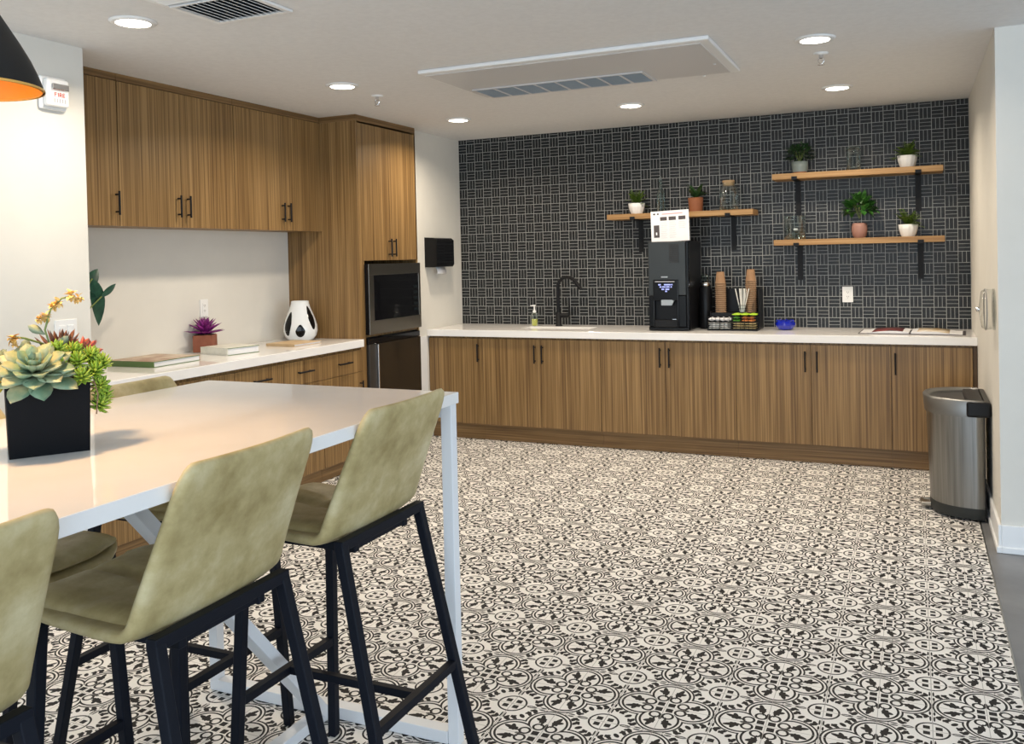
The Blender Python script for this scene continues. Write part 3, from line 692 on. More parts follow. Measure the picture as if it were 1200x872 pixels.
# ------------------------------------------------------------------ shelves
def shelf(x0, x1, ztop, bxs, label):
    th = thing('wall_shelf', label, 'shelf', (x0, 2.85, ztop-0.042), 0, 'oak shelves on the tiled wall')
    w = x1-x0; dep = YB-2.85
    box('board', 'shelf', th, 0, w, 0, dep-0.001, 0, 0.042, 0.002)
    for bx in bxs:
        x = bx-x0; b2 = MB()
        b2.box(x-0.02, x+0.02, dep-0.007, dep-0.001, -0.265, -0.0005)
        b2.box(x-0.02, x+0.02, -0.006, dep-0.007, -0.006, -0.0005)
        b2.box(x-0.02, x+0.02, -0.006, -0.0005, -0.0005, 0.018)
        b2.build('bracket', 'black', th)
shelf(-2.29, -1.135, 1.814, (-2.078, -1.325), 'lone oak shelf above the coffee machine')
shelf(-0.992, 0.163, 2.064, (-0.832, 0.004), 'upper oak shelf of the right-hand pair')
shelf(-0.987, 0.167, 1.573, (-0.826, 0.014), 'lower oak shelf of the right-hand pair')

def white_pot(th, r=0.064, h=0.088):
    def fr(a, hh_): return 1 + 0.055*abs(math.sin(5.5*a))*min(1, (hh_+0.02)/0.07)
    MB().lathe([(r*0.68, 0.001), (r*0.82, h*0.25), (r*0.94, h*0.6), (r, h), (r*0.90, h), (r*0.86, h*0.82)], 66, fr=fr, capt=False).build('pot', 'ceramic', th)
    MB().lathe([(r*0.86, h*0.8), (r*0.86, h*0.84)], 20).build('soil', 'soil', th)
def fern(th, r, z0, hgt, n=26, mtl='leaff', seed=1):
    rnd = random.Random(seed); bb = MB()
    for k in range(n):
        a = 2*PI*k/n + rnd.uniform(-.2, .2); el = rnd.uniform(0.15, 1.25); ln = r*rnd.uniform(0.8, 1.15)
        p = Vector((0, 0, z0)); d = Vector((math.cos(a)*math.cos(el), math.sin(a)*math.cos(el), math.sin(el)*hgt/r))
        prev = p; m_ = 7
        for i in range(1, m_+1):
            q = i/m_; c_ = p + d*ln*q + Vector((0, 0, -0.35*ln*q*q))
            bb.tube([prev, c_], 0.0011, 4); tg = (c_-prev).normalized(); sd = tg.cross(Vector((0, 0, 1)))
            if sd.length < 1e-3: sd = Vector((1, 0, 0))
            sd.normalize(); ll = 0.036*(1-0.55*q)
            for sgn in (-1, 1): bb.leaf(c_, sd*sgn + tg*0.6 + Vector((0, 0, rnd.uniform(-.2, .3))), Vector((0, 0, 1)), ll, 0.016, 0.1, 0.1, n=3)
            prev = c_
    return bb.build('fronds', mtl, th)
def bush(th, c, r, hgt, n, ls, lw, mtl, seed, stems=8):
    rnd = random.Random(seed); bb = MB()
    for k in range(n):
        a = rnd.uniform(0, 2*PI); el = math.asin(rnd.uniform(-0.25, 1)); q = rnd.uniform(0.35, 1)**0.6
        d = Vector((math.cos(a)*math.cos(el), math.sin(a)*math.cos(el), math.sin(el)))
        p = Vector(c) + Vector((d.x*r, d.y*r, d.z*hgt))*q
        bb.leaf(p, d + Vector((rnd.uniform(-.6, .6), rnd.uniform(-.6, .6), rnd.uniform(-.2, .5))), Vector((0, 0, 1)), ls*rnd.uniform(.7, 1.2), lw, rnd.uniform(0, .5), 0.2, n=3)
    bb.build('foliage', mtl, th); sb = MB()
    for k in range(stems):
        a = 2*PI*k/stems; sb.tube([(0, 0, c[2]-hgt*0.6), (c[0]+math.cos(a)*r*0.4, c[1]+math.sin(a)*r*0.4, c[2]+hgt*0.4)], 0.0018, 5)
    sb.build('stems', 'stem', th)
PY = 2.97
for (x, z, lab, seed) in ((-2.075, 1.814, 'small fern in a fluted white pot at the left end of the lone shelf', 1), (-0.066, 2.064, 'small fern in a fluted white pot on the upper right shelf', 2), (-0.066, 1.573, 'small fern in a fluted white pot on the lower right shelf', 3)):
    th = thing('potted_fern', lab, 'plant', (x, PY, z), seed*0.7, 'small ferns in white pots'); white_pot(th); fern(th, 0.105, 0.075, 0.155, 34, 'leaff', seed)
th = thing('potted_plant', 'dark leafy plant in a terracotta pot above the coffee machine', 'plant', (-1.594, PY, 1.814))
MB().lathe([(0.052, 0.001), (0.055, 0.05), (0.059, 0.11), (0.054, 0.11), (0.052, 0.085)], 28, capt=False).build('pot', 'terra', th); MB().lathe([(0.05, 0.082), (0.05, 0.087)], 20).build('soil', 'soil', th)
bb = MB(); rnd = random.Random(4)
for k in range(14):
    a = 2*PI*k/14*2.4; el = rnd.uniform(0.45, 1.4); bb.leaf((0.01*math.cos(a), 0.01*math.sin(a), 0.105), (math.cos(a)*math.cos(el), math.sin(a)*math.cos(el), math.sin(el)), (0, 0, 1), rnd.uniform(0.10, 0.145), 0.040, 0.25, 0.25, n=5)
bb.build('leaves', 'leafd', th)
th = thing('potted_plant', 'bushy dark green plant in a grey-green pot on the upper shelf', 'plant', (-0.805, PY, 2.064))
MB().lathe([(0.053, 0.014), (0.058, 0.05), (0.061, 0.092), (0.055, 0.092), (0.053, 0.078)], 28, capt=False).build('pot', 'greyg', th)
MB().lathe([(0.050, 0.0005), (0.053, 0.016), (0.050, 0.018)], 28).build('base', 'terra', th); MB().lathe([(0.053, 0.076), (0.053, 0.08)], 20).build('soil', 'soil', th)
bush(th, (0, 0, 0.135), 0.098, 0.085, 330, 0.035, 0.014, 'leafd', 5)
th = thing('potted_plant', 'leafy green plant in a rounded pink pot on the lower shelf', 'plant', (-0.393, PY, 1.573))
MB().lathe([(0.036, 0.001), (0.048, 0.02), (0.055, 0.055), (0.054, 0.085), (0.048, 0.108), (0.043, 0.108), (0.044, 0.09)], 28, capt=False).build('pot', 'pink', th); MB().lathe([(0.044, 0.088), (0.044, 0.092)], 20).build('soil', 'soil', th)
bush(th, (0, 0, 0.20), 0.092, 0.10, 150, 0.065, 0.036, 'leafm', 6)

# glassware
th = thing('glass_bottle', 'tall slim glass bottle with stopper on the lone shelf', 'bottle', (-1.873, PY, 1.814))
MB().lathe([(0.029, 0.001), (0.031, 0.01), (0.031, 0.15), (0.026, 0.175), (0.013, 0.20), (0.011, 0.25), (0.014, 0.252), (0.014, 0.262)], 20).build('body', 'glassg', th)
MB().lathe([(0.009, 0.258), (0.013, 0.265), (0.014, 0.285), (0.006, 0.292)], 14).build('stopper', 'glass', th)
th = thing('cork_jar', 'large clear glass jar with cork lid on the lone shelf', 'jar', (-1.335, PY, 1.814))
MB().lathe([(0.068, 0.001), (0.074, 0.012), (0.074, 0.135), (0.062, 0.175), (0.046, 0.19), (0.046, 0.215)], 28, capt=False).build('body', 'glass', th)
MB().lathe([(0.055, 0.004), (0.064, 0.007), (0.064, 0.012)], 24).build('glass_foot', 'glassg', th)
MB().lathe([(0.043, 0.19), (0.047, 0.222), (0.047, 0.232)], 20).build('cork', 'cork', th)
th = thing('lidded_jar', 'clear glass jar with a flat lid on the upper right shelf', 'jar', (-0.425, PY, 2.064))
MB().lathe([(0.044, 0.001), (0.050, 0.01), (0.050, 0.14), (0.044, 0.155)], 28, capt=False).build('body', 'glass', th)
MB().lathe([(0.047, 0.155), (0.051, 0.158), (0.051, 0.172), (0.045, 0.176)], 28).build('lid', 'glassg', th)
th = thing('glass_cylinder', 'wide clear glass cylinder vase at the left of the lower shelf', 'vase', (-0.85, PY+0.02, 1.573))
MB().lathe([(0.074, 0.001), (0.078, 0.006), (0.078, 0.175)], 32, capt=False).build('wall', 'glass', th)
MB().lathe([(0.0775, 0.174), (0.0805, 0.175), (0.0805, 0.179), (0.0775, 0.18)], 32, capb=False, capt=False).build('rim', 'glassg', th)
th = thing('glass_flask', 'small round glass flask with white stopper inside the clear cylinder', 'bottle', (-0.845, PY+0.02, 1.575))
MB().lathe([(0.03, 0.0015), (0.047, 0.012), (0.048, 0.028), (0.036, 0.046), (0.014, 0.056), (0.012, 0.07)], 24).build('body', 'glassg', th)
MB().lathe([(0.013, 0.068), (0.016, 0.072), (0.016, 0.082), (0.010, 0.085)], 14).build('stopper', 'white', th)

# ------------------------------------------------------------------ towel dispenser
th = thing('paper_towel_dispenser', 'black paper towel dispenser on the white wall by the tiles', 'dispenser', (XL, 2.60, 1.42))
bb = MB(); bb.prism([(0.0, 0.0), (0.10, 0.0), (0.115, 0.02), (0.115, 0.225), (0.09, 0.245), (0.0, 0.25)], -0.15, 0.15, Matrix(((1, 0, 0, 0), (0, 0, 1, 0), (0, 1, 0, 0), (0, 0, 0, 1)))); bb.build('housing', 'gloss', th, 0.008, 3)
bb = MB(); vs = []; fs = []
for i in range(7):
    q = i/6
    for y in (-0.06, 0.09): vs.append((0.045+0.03*math.sin(q*2.0), y-0.015*q, 0.005-0.062*q))
bb.add(vs, [(2*i, 2*i+1, 2*i+3, 2*i+2) for i in range(6)], True); bb.build('paper_towel', 'paper', th, solid=0.002)

# ------------------------------------------------------------------ fire alarm strobe
th = thing('fire_alarm', 'white fire alarm strobe on the wall beside the black pendant', 'fire alarm', (XNW, -1.05, 2.295))
bb = MB(); bb.box(0.0005, 0.022, -0.07, 0.07, -0.075, 0.08); bb.build('backplate', 'white', th, 0.012, 3)
bb = MB(); bb.box(0.02, 0.055, -0.058, 0.058, -0.062, 0.066); bb.build('body', 'white', th, 0.012, 3)
box('strobe_lens', 'chrome', th, 0.055, 0.066, -0.04, 0.048, 0.012, 0.042, 0.005)
text_mesh('FIRE', 0.02, 0.0006, 'redprint', th, Matrix.Translation((0.0557, 0.004, -0.008)) @ Matrix(((0, 0, 1, 0), (1, 0, 0, 0), (0, 1, 0, 0), (0, 0, 0, 1))))
bb = MB()
for k in range(5): bb.box(0.0548, 0.0562, -0.026+k*0.014, -0.020+k*0.014, -0.045, -0.026)
bb.build('sounder_slots', 'greyprint', th)

# ------------------------------------------------------------------ acrylic dispenser on right wall
th = thing('acrylic_disc', 'round clear acrylic dispenser with metal hub on the right wall', 'dispenser', (XR, 1.10, 1.172))
MB().lathe([(0.105, -0.002), (0.105, -0.008)], 40, axis='x').build('back_disc', 'acrylic', th)
MB().lathe([(0.102, -0.008), (0.103, -0.045), (0.092, -0.062), (0.02, -0.072)], 40, axis='x', capb=False).build('cover', 'acrylic', th)
MB().lathe([(0.012, -0.070), (0.012, -0.082), (0.008, -0.086)], 16, axis='x').build('hub', 'chrome', th)
MB().lathe([(0.1045, -0.040), (0.1055, -0.040), (0.1055, -0.046), (0.1045, -0.046)], 40, axis='x', capb=False, capt=False).build('rim', mat('grey_rim', (0.25, 0.24, 0.23), 0.3), th)

# ------------------------------------------------------------------ ceiling fittings
def downlight(x, y, label):
    th = thing('recessed_light', label, 'ceiling light', (x, y, ZC), 0, 'recessed ceiling lights')
    MB().lathe([(0.072, -0.0105), (0.085, -0.010), (0.098, -0.004), (0.098, -0.0005), (0.072, -0.0005)], 40, capb=False, capt=False).build('trim_ring', 'white', th)
    MB().lathe([(0.073, -0.0005), (0.072, -0.0085)], 40).build('lens', 'led', th)
    l = area('lamp', (0, 0, -0.014), (0, 0, 0), 0.15, 0.15, DOWN_W, WARM, 'DISK', math.radians(150)); l.parent = th
for x, y, lab in ((-3.101, -1.101, 'recessed ceiling light beside the air vent, nearest the pendant lamp'), (-3.158, 0.502, 'recessed ceiling light in front of the tall cabinet by a sprinkler'), (-3.183, 2.023, 'recessed ceiling light over the white corner wall'),
                  (-1.845, 2.096, 'recessed ceiling light over the counter behind the ceiling unit'), (-0.468, 0.704, 'recessed ceiling light next to the right-hand sprinkler'), (-0.472, 2.15, 'recessed ceiling light above the upper right shelf')):
    downlight(x, y, lab)
def sprinkler(x, y, label):
    th = thing('fire_sprinkler', label, 'sprinkler', (x, y, ZC), 0, 'ceiling sprinklers')
    MB().lathe([(0.040, -0.0005), (0.038, -0.006), (0.016, -0.010)], 24).build('escutcheon', 'white', th)
    bb = MB(); bb.lathe([(0.011, -0.01), (0.011, -0.028)], 12); [bb.tube([(sx*0.010, 0, -0.026), (sx*0.016, 0, -0.042), (sx*0.003, 0, -0.06)], 0.0035, 6) for sx in (-1, 1)]; bb.build('head', 'chrome', th)
    MB().lathe([(0.004, -0.058), (0.017, -0.062), (0.017, -0.064), (0.003, -0.066)], 16).build('deflector', 'chrome', th)
sprinkler(-3.164, 0.887, 'small ceiling sprinkler over the left side near the cabinets'); sprinkler(-0.472, 1.058, 'small ceiling sprinkler between the two right-hand lights')

th = thing('ceiling_cassette', 'long white ceiling air unit with a grey louvred grille', 'air conditioner', (-2.552, 0.36, ZC))
w, d = 1.625, 0.865
bb = MB(); bb.box(0, w, 0, d, -0.022, -0.0005); bb.build('panel_frame', 'white', th, 0.006)
bb = MB(); bb.box(0.02, w-0.05, 0.055, d-0.03, -0.026, -0.022); bb.build('access_panel', 'panelw', th, 0.002)
gx0, gx1, gy0, gy1 = 0.075, 1.135, 0.55, 0.815
box('grille_recess', 'duct', th, gx0, gx1, gy0, gy1, -0.0272, -0.0262)
bb = MB()
for k in range(9): x = gx0 + (gx1-gx0)*k/8; bb.box(x-0.008, x+0.008, gy0, gy1, -0.034, -0.0272)
for y in (gy0-0.008, gy1+0.008): bb.box(gx0-0.008, gx1+0.008, y-0.008, y+0.008, -0.034, -0.0272)
bb.build('grille_frame', 'panelw', th)
bb = MB()
for k in range(22):
    y = gy0 + 0.012 + k*0.0115; mt = Matrix.Translation((0, y, -0.031)) @ Matrix.Rotation(0.6, 4, 'X'); bb.box(gx0, gx1, -0.0048, 0.0048, -0.0008, 0.0008, mt)
bb.build('louvres', 'grille', th)
bb = MB()
for x, y in ((0.16, d-0.012), (0.80, d-0.012), (1.42, d-0.012), (1.54, 0.56)): bb.lathe([(0.008, -0.030), (0.008, -0.022)], 10, (x, y, 0))
bb.build('screws', 'white', th)

th = thing('air_vent', 'square louvred air vent in the ceiling above the table', 'vent', (-2.59, -1.22, ZC))
w = 0.20
bb = MB()
for a, c, e, f in ((-w, w, -0.30, -0.275), (-w, w, 0.275, 0.30), (-w, -w+0.025, -0.275, 0.275), (w-0.025, w, -0.275, 0.275)): bb.box(a, c, e, f, -0.012, -0.0005)
bb.build('frame', 'white', th, 0.003)
box('duct_opening', 'duct', th, -w+0.025, w-0.025, -0.275, 0.275, -0.0025, -0.0008)
bb = MB()
for k in range(11):
    x = -w+0.045 + k*0.031; mt = Matrix.Translation((x, 0.14, -0.010)) @ Matrix.Rotation(0.42, 4, 'Y'); bb.box(-0.0125, 0.0125, -0.133, 0.133, -0.001, 0.001, mt)
for k in range(8):
    y = -0.258 + k*0.031; mt = Matrix.Translation((0, y, -0.010)) @ Matrix.Rotation(-0.42, 4, 'X'); bb.box(-w+0.025, w-0.025, -0.0125, 0.0125, -0.001, 0.001, mt)
bb.box(-w+0.025, w-0.025, -0.006, 0.004, -0.018, -0.0025)
bb.build('blades', 'white', th)

# pendant
PX, PYY, PZ = -1.86, -2.69, 1.872
th = thing('pendant_lamp', 'black bell-shaped pendant lamp with orange inside over the table', 'pendant lamp', (PX, PYY, PZ))
prof = [(0.150, 0.0), (0.147, 0.012), (0.139, 0.035), (0.126, 0.065), (0.107, 0.10), (0.086, 0.135), (0.068, 0.165), (0.055, 0.19), (0.045, 0.215), (0.036, 0.23), (0.02, 0.235)]
MB().lathe(prof, 48, capb=False).build('shade', 'shade', th)
MB().lathe([(r-0.004, h-0.0 if i == 0 else h-0.003) for i, (r, h) in enumerate(prof[:-1])], 48, capb=False, fr=lambda a, h: 1-0.006*abs(math.sin(24*a))).build('inner_lining', 'orange', th)
MB().lathe([(0.151, -0.001), (0.151, 0.004), (0.145, 0.004), (0.145, -0.001)], 48, capb=False, capt=False).build('rim', mat('gold_rim', (0.80, 0.45, 0.10), 0.3), th)
MB().tube([(0, 0, 0.235), (0, 0, ZC-PZ-0.02)], 0.004, 8).build('cord', 'black', th)
MB().lathe([(0.05, ZC-PZ-0.022), (0.05, ZC-PZ-0.0005)], 24).build('canopy', 'black', th)
MB().lathe([(0.018, 0.19), (0.018, 0.225)], 14).build('socket', 'black', th)
MB().lathe([(0.001, 0.09), (0.022, 0.10), (0.03, 0.125), (0.022, 0.16), (0.014, 0.19)], 16).build('bulb', 'bulb', th)
pl = bpy.data.lights.new('lamp', 'SPOT'); pl.energy = 42; pl.color = (1.0, 0.62, 0.30); pl.shadow_soft_size = 0.06; pl.spot_size = math.radians(104); pl.spot_blend = 0.5
po = bpy.data.objects.new('lamp', pl); po.location = (0, 0, 0.06); COL.objects.link(po); po.parent = th

# ------------------------------------------------------------------ waste bin
th = thing('waste_bin', 'stainless steel step bin with black base by the right wall', 'trash can', (0.30, 1.62, 0))
def dshape(sx, sy, n=28, ex=2.4):
    pts = []
    for k in range(n+1):
        a = PI/2 + PI*k/n; c_, s_ = math.cos(a), math.sin(a)
        pts.append((-abs(c_)**(2/ex)*sx, math.copysign(abs(s_)**(2/ex), s_)*sy))
    return pts
def dloft(levels, **kw):
    bb = MB(); rings = []
    for (sx, sy, z) in levels: rings.append([(x, y, z) for x, y in dshape(sx, sy)])
    n = len(rings[0]); vs = sum(rings, []); fs = []
    for i in range(len(rings)-1):
        for k in range(n): k2 = (k+1) % n; fs.append((i*n+k, i*n+k2, (i+1)*n+k2, (i+1)*n+k))
    bb.add(vs, fs, True); return bb, rings
bb, rg = dloft([(0.262, 0.232, 0.012), (0.266, 0.235, 0.02), (0.266, 0.235, 0.072)]); n = len(rg[0]); bb.add(rg[0], [tuple(range(n))]); bb.add(rg[-1], [tuple(range(n))[::-1]])
bb.build('base', mat('dark_grey_plastic', (0.025, 0.028, 0.027), 0.5), th)
bb, rg = dloft([(0.264, 0.233, 0.072), (0.280, 0.243, 0.575)]); bb.build('body', 'binsteel', th)
bb, rg = dloft([(0.290, 0.252, 0.570), (0.298, 0.256, 0.655), (0.290, 0.250, 0.664), (0.270, 0.235, 0.662), (0.262, 0.228, 0.648)]); bb.build('rim', mat('bin_rim_steel', (0.26, 0.26, 0.255), 0.42, 1.0), th)
bb, rg = dloft([(0.262, 0.228, 0.648), (0.255, 0.222, 0.640)]); bb.add(rg[-1], [tuple(range(n))[::-1]]); bb.build('lid', mat('dark_lid', (0.10, 0.10, 0.10), 0.3, 0.7), th)
bb = MB(); bb.box(-0.085, 0.034, -0.262, 0.262, 0.572, 0.656); bb.build('hinge_box', 'blackp', th, 0.012, 3)
box('back_panel', 'blackp', th, -0.004, 0.006, -0.225, 0.225, 0.02, 0.57)
bb = MB(); bb.tube([(-0.262, -0.055, 0.035), (-0.305, -0.045, 0.03), (-0.31, 0.045, 0.03), (-0.262, 0.055, 0.035)], 0.012, 10); bb.box(-0.305, -0.25, -0.05, 0.05, 0.024, 0.036); bb.build('pedal', 'steel', th, 0.004)

# ------------------------------------------------------------------ things on the left worktop
def spot_vase():
    th = thing('vase', 'white vase with black drop-shaped spots at the worktop end', 'vase', (-4.10, 1.245, HL))
    prof = [(0.072, 0.0005), (0.090, 0.006), (0.112, 0.035), (0.122, 0.072), (0.119, 0.11), (0.106, 0.155), (0.088, 0.20), (0.072, 0.24), (0.064, 0.268), (0.062, 0.285), (0.058, 0.285), (0.060, 0.262)]
    MB().lathe(prof, 40).build('body', 'ceramicg', th)
    def rad(z):
        for (r0, z0), (r1, z1) in zip(prof, prof[1:]):
            if z0 <= z <= z1: return r0 + (r1-r0)*(z-z0)/(z1-z0)
        return 0.07
    base = math.atan2(-3.92-1.245, -0.03+4.10)
    for da, zc_, hh_, ww, tl in ((-0.02, 0.075, 0.045, 0.034, 0.0), (-0.85, 0.125, 0.085, 0.032, 0.03), (0.82, 0.165, 0.085, 0.028, -0.05), (1.9, 0.10, 0.06, 0.034, 0.0), (-1.9, 0.11, 0.07, 0.034, 0.0), (3.0, 0.13, 0.08, 0.03, 0.0)):
        bb = MB(); vs = [(0, 0)]; n_ = 24; ring = []
        rows = 5
        pts = []
        for k in range(n_):
            a = 2*PI*k/n_; sx_ = math.cos(a); sz_ = math.sin(a)
            pts.append((sx_*ww*(1-0.45*max(0, sz_)), sz_*hh_))
        vv = []; ff = []
        for q in range(rows+1):
            f_ = q/rows
            for (sx_, sz_) in pts:
                z = zc_+sz_*f_; x_ = sx_*f_ + tl*sz_*f_; r_ = rad(z)+0.0012; an = base+da+x_/max(r_, .02)
                vv.append((r_*math.cos(an), r_*math.sin(an), z))
        for q in range(rows):
            for k in range(n_): k2 = (k+1) % n_; ff.append((q*n_+k, q*n_+k2, (q+1)*n_+k2, (q+1)*n_+k))
        bb.add(vv, ff, True); bb.build('black_spot', 'gloss', th)
spot_vase()
th = thing('potted_succulent', 'magenta spiky succulent in a square terracotta pot on the worktop', 'plant', (-4.235, 0.445, HL), 0.5)
bb = MB(); bb.box(-0.062, 0.062, -0.062, 0.062, 0.0005, 0.11); bb.build('pot', 'terrad', th, 0.006)
box('soil', 'soil', th, -0.054, 0.054, -0.054, 0.054, 0.108, 0.113)
bb = MB()
for ring, (n_, el, ln) in enumerate(((9, 0.25, 0.13), (9, 0.6, 0.125), (7, 0.95, 0.115), (5, 1.3, 0.10))):
    for k in range(n_):
        a = 2*PI*(k+ring*0.5)/n_; bb.leaf((0, 0, 0.112+ring*0.006), (math.cos(a)*math.cos(el), math.sin(a)*math.cos(el), math.sin(el)), (0, 0, 1), ln, 0.038, 0.05, 0.35, thick=0.12, n=6, wpos=0.35)
bb.build('leaves', 'purple', th)
def book(label, loc, rz, w, d, h, cover, spine, top=None):
    """spine along local y at -x"""
    th = thing('book', label, 'book', loc, rz)
    bb = MB(); bb.box(-w/2, w/2, -d/2, d/2, 0.0005, 0.003); bb.box(-w/2, w/2, -d/2, d/2, h-0.003, h); bb.build('cover', cover, th)
    box('spine', spine, th, -w/2-0.002, -w/2+0.003, -d/2, d/2, 0.0005, h); box('pages', 'paper', th, -w/2+0.004, w/2-0.005, -d/2+0.005, d/2-0.005, 0.003, h-0.003)
    if top: box('cover_picture', top, th, -w/2+0.004, w/2-0.004, -d/2+0.004, d/2-0.004, h, h+0.0006)
    return th
book('pale thick book with green-edged covers beside the purple plant', (-4.005, 0.42, HL), math.radians(79), 0.24, 0.27, 0.044, 'greenbk', 'creambk', 'creambk')
book('thin tan book in front of the black-spotted vase', (-3.93, 0.955, HL), math.radians(86), 0.27, 0.25, 0.018, 'board', 'board')
book('flat green-spined book with colour cover at the near worktop end', (-4.055, -0.14, HL), math.radians(92), 0.36, 0.34, 0.032, 'greenbk', 'greenbk', 'photo')
th = thing('leafy_plant', 'dark broad-leaved plant peeking out behind the wall corner', 'plant', (-4.16, -0.66, HL))
MB().lathe([(0.07, 0.001), (0.09, 0.12), (0.095, 0.16), (0.088, 0.16), (0.085, 0.14)], 28, capt=False).build('pot', 'ceramic', th); MB().lathe([(0.085, 0.138), (0.085, 0.143)], 20).build('soil', 'soil', th)
bb = MB(); sb = MB(); rnd = random.Random(9)
for (p, d, ln, wd) in (((0.0, 0.20, 0.50), (0.02, 0.22, -1.0), 0.27, 0.10), ((-0.02, 0.16, 0.44), (0.0, 0.7, 0.75), 0.16, 0.075), ((-0.03, 0.14, 0.56), (0.05, 0.25, 0.8), 0.16, 0.05), ((0.02, 0.24, 0.40), (0.1, 0.75, 0.55), 0.12, 0.035), ((0.0, -0.05, 0.55), (0.4, -0.5, -0.6), 0.22, 0.10), ((-0.06, 0.02, 0.5), (0.1, -0.6, 0.5), 0.18, 0.09), ((0.06, 0.05, 0.4), (0.8, 0.1, 0.1), 0.12, 0.08)):
    bb.leaf(p, d, (1, 0, 0.3), ln, wd, 0.12, 0.25, n=8, wpos=0.42); sb.tube([(0, 0, 0.14), (p[0]*0.5, p[1]*0.5, p[2]*0.75), p], 0.004, 6)
bb.build('leaves', 'leafb', th); sb.build('stems', 'stem', th)

# ------------------------------------------------------------------ table
TX0, TX1, TY0, TY1, TZ = -2.316, -1.318, -3.95, -1.536, 1.08
th = thing('bar_table', 'long white bar-height table with white metal trestle frame', 'table', ((TX0+TX1)/2, (TY0+TY1)/2, 0))
hx, hy = (TX1-TX0)/2, (TY1-TY0)/2
box('tabletop', 'quartz', th, -hx, hx, -hy, hy, TZ-0.034, TZ, 0.002)
lw = 0.036
for sx in (-1, 1):
    for sy in (-1, 1): box('leg', 'wmetal', th, *(sorted((sx*(hx-0.006), sx*(hx-0.006-lw)))), *(sorted((sy*(hy-0.006), sy*(hy-0.006-lw)))), 0.0, TZ-0.035, 0.002)
for sy in (-1, 1):
    y = sy*(hy-0.006-lw/2)
    box('floor_bar', 'wmetal', th, -hx+0.043, hx-0.043, y-0.022, y+0.022, 0.001, 0.040, 0.002)
    box('top_bar', 'wmetal', th, -hx+0.043, hx-0.043, y-0.016, y+0.016, TZ-0.075, TZ-0.036, 0.002)
    MB().bar((0, y-sy*0.045, 0.03), (0, y-sy*0.89, TZ-0.05), 0.055, 0.034).build('brace', 'wmetal', th, 0.002)
box('floor_spine', 'wmetal', th, -0.022, 0.022, -hy+0.05, hy-0.05, 0.001, 0.036, 0.002)

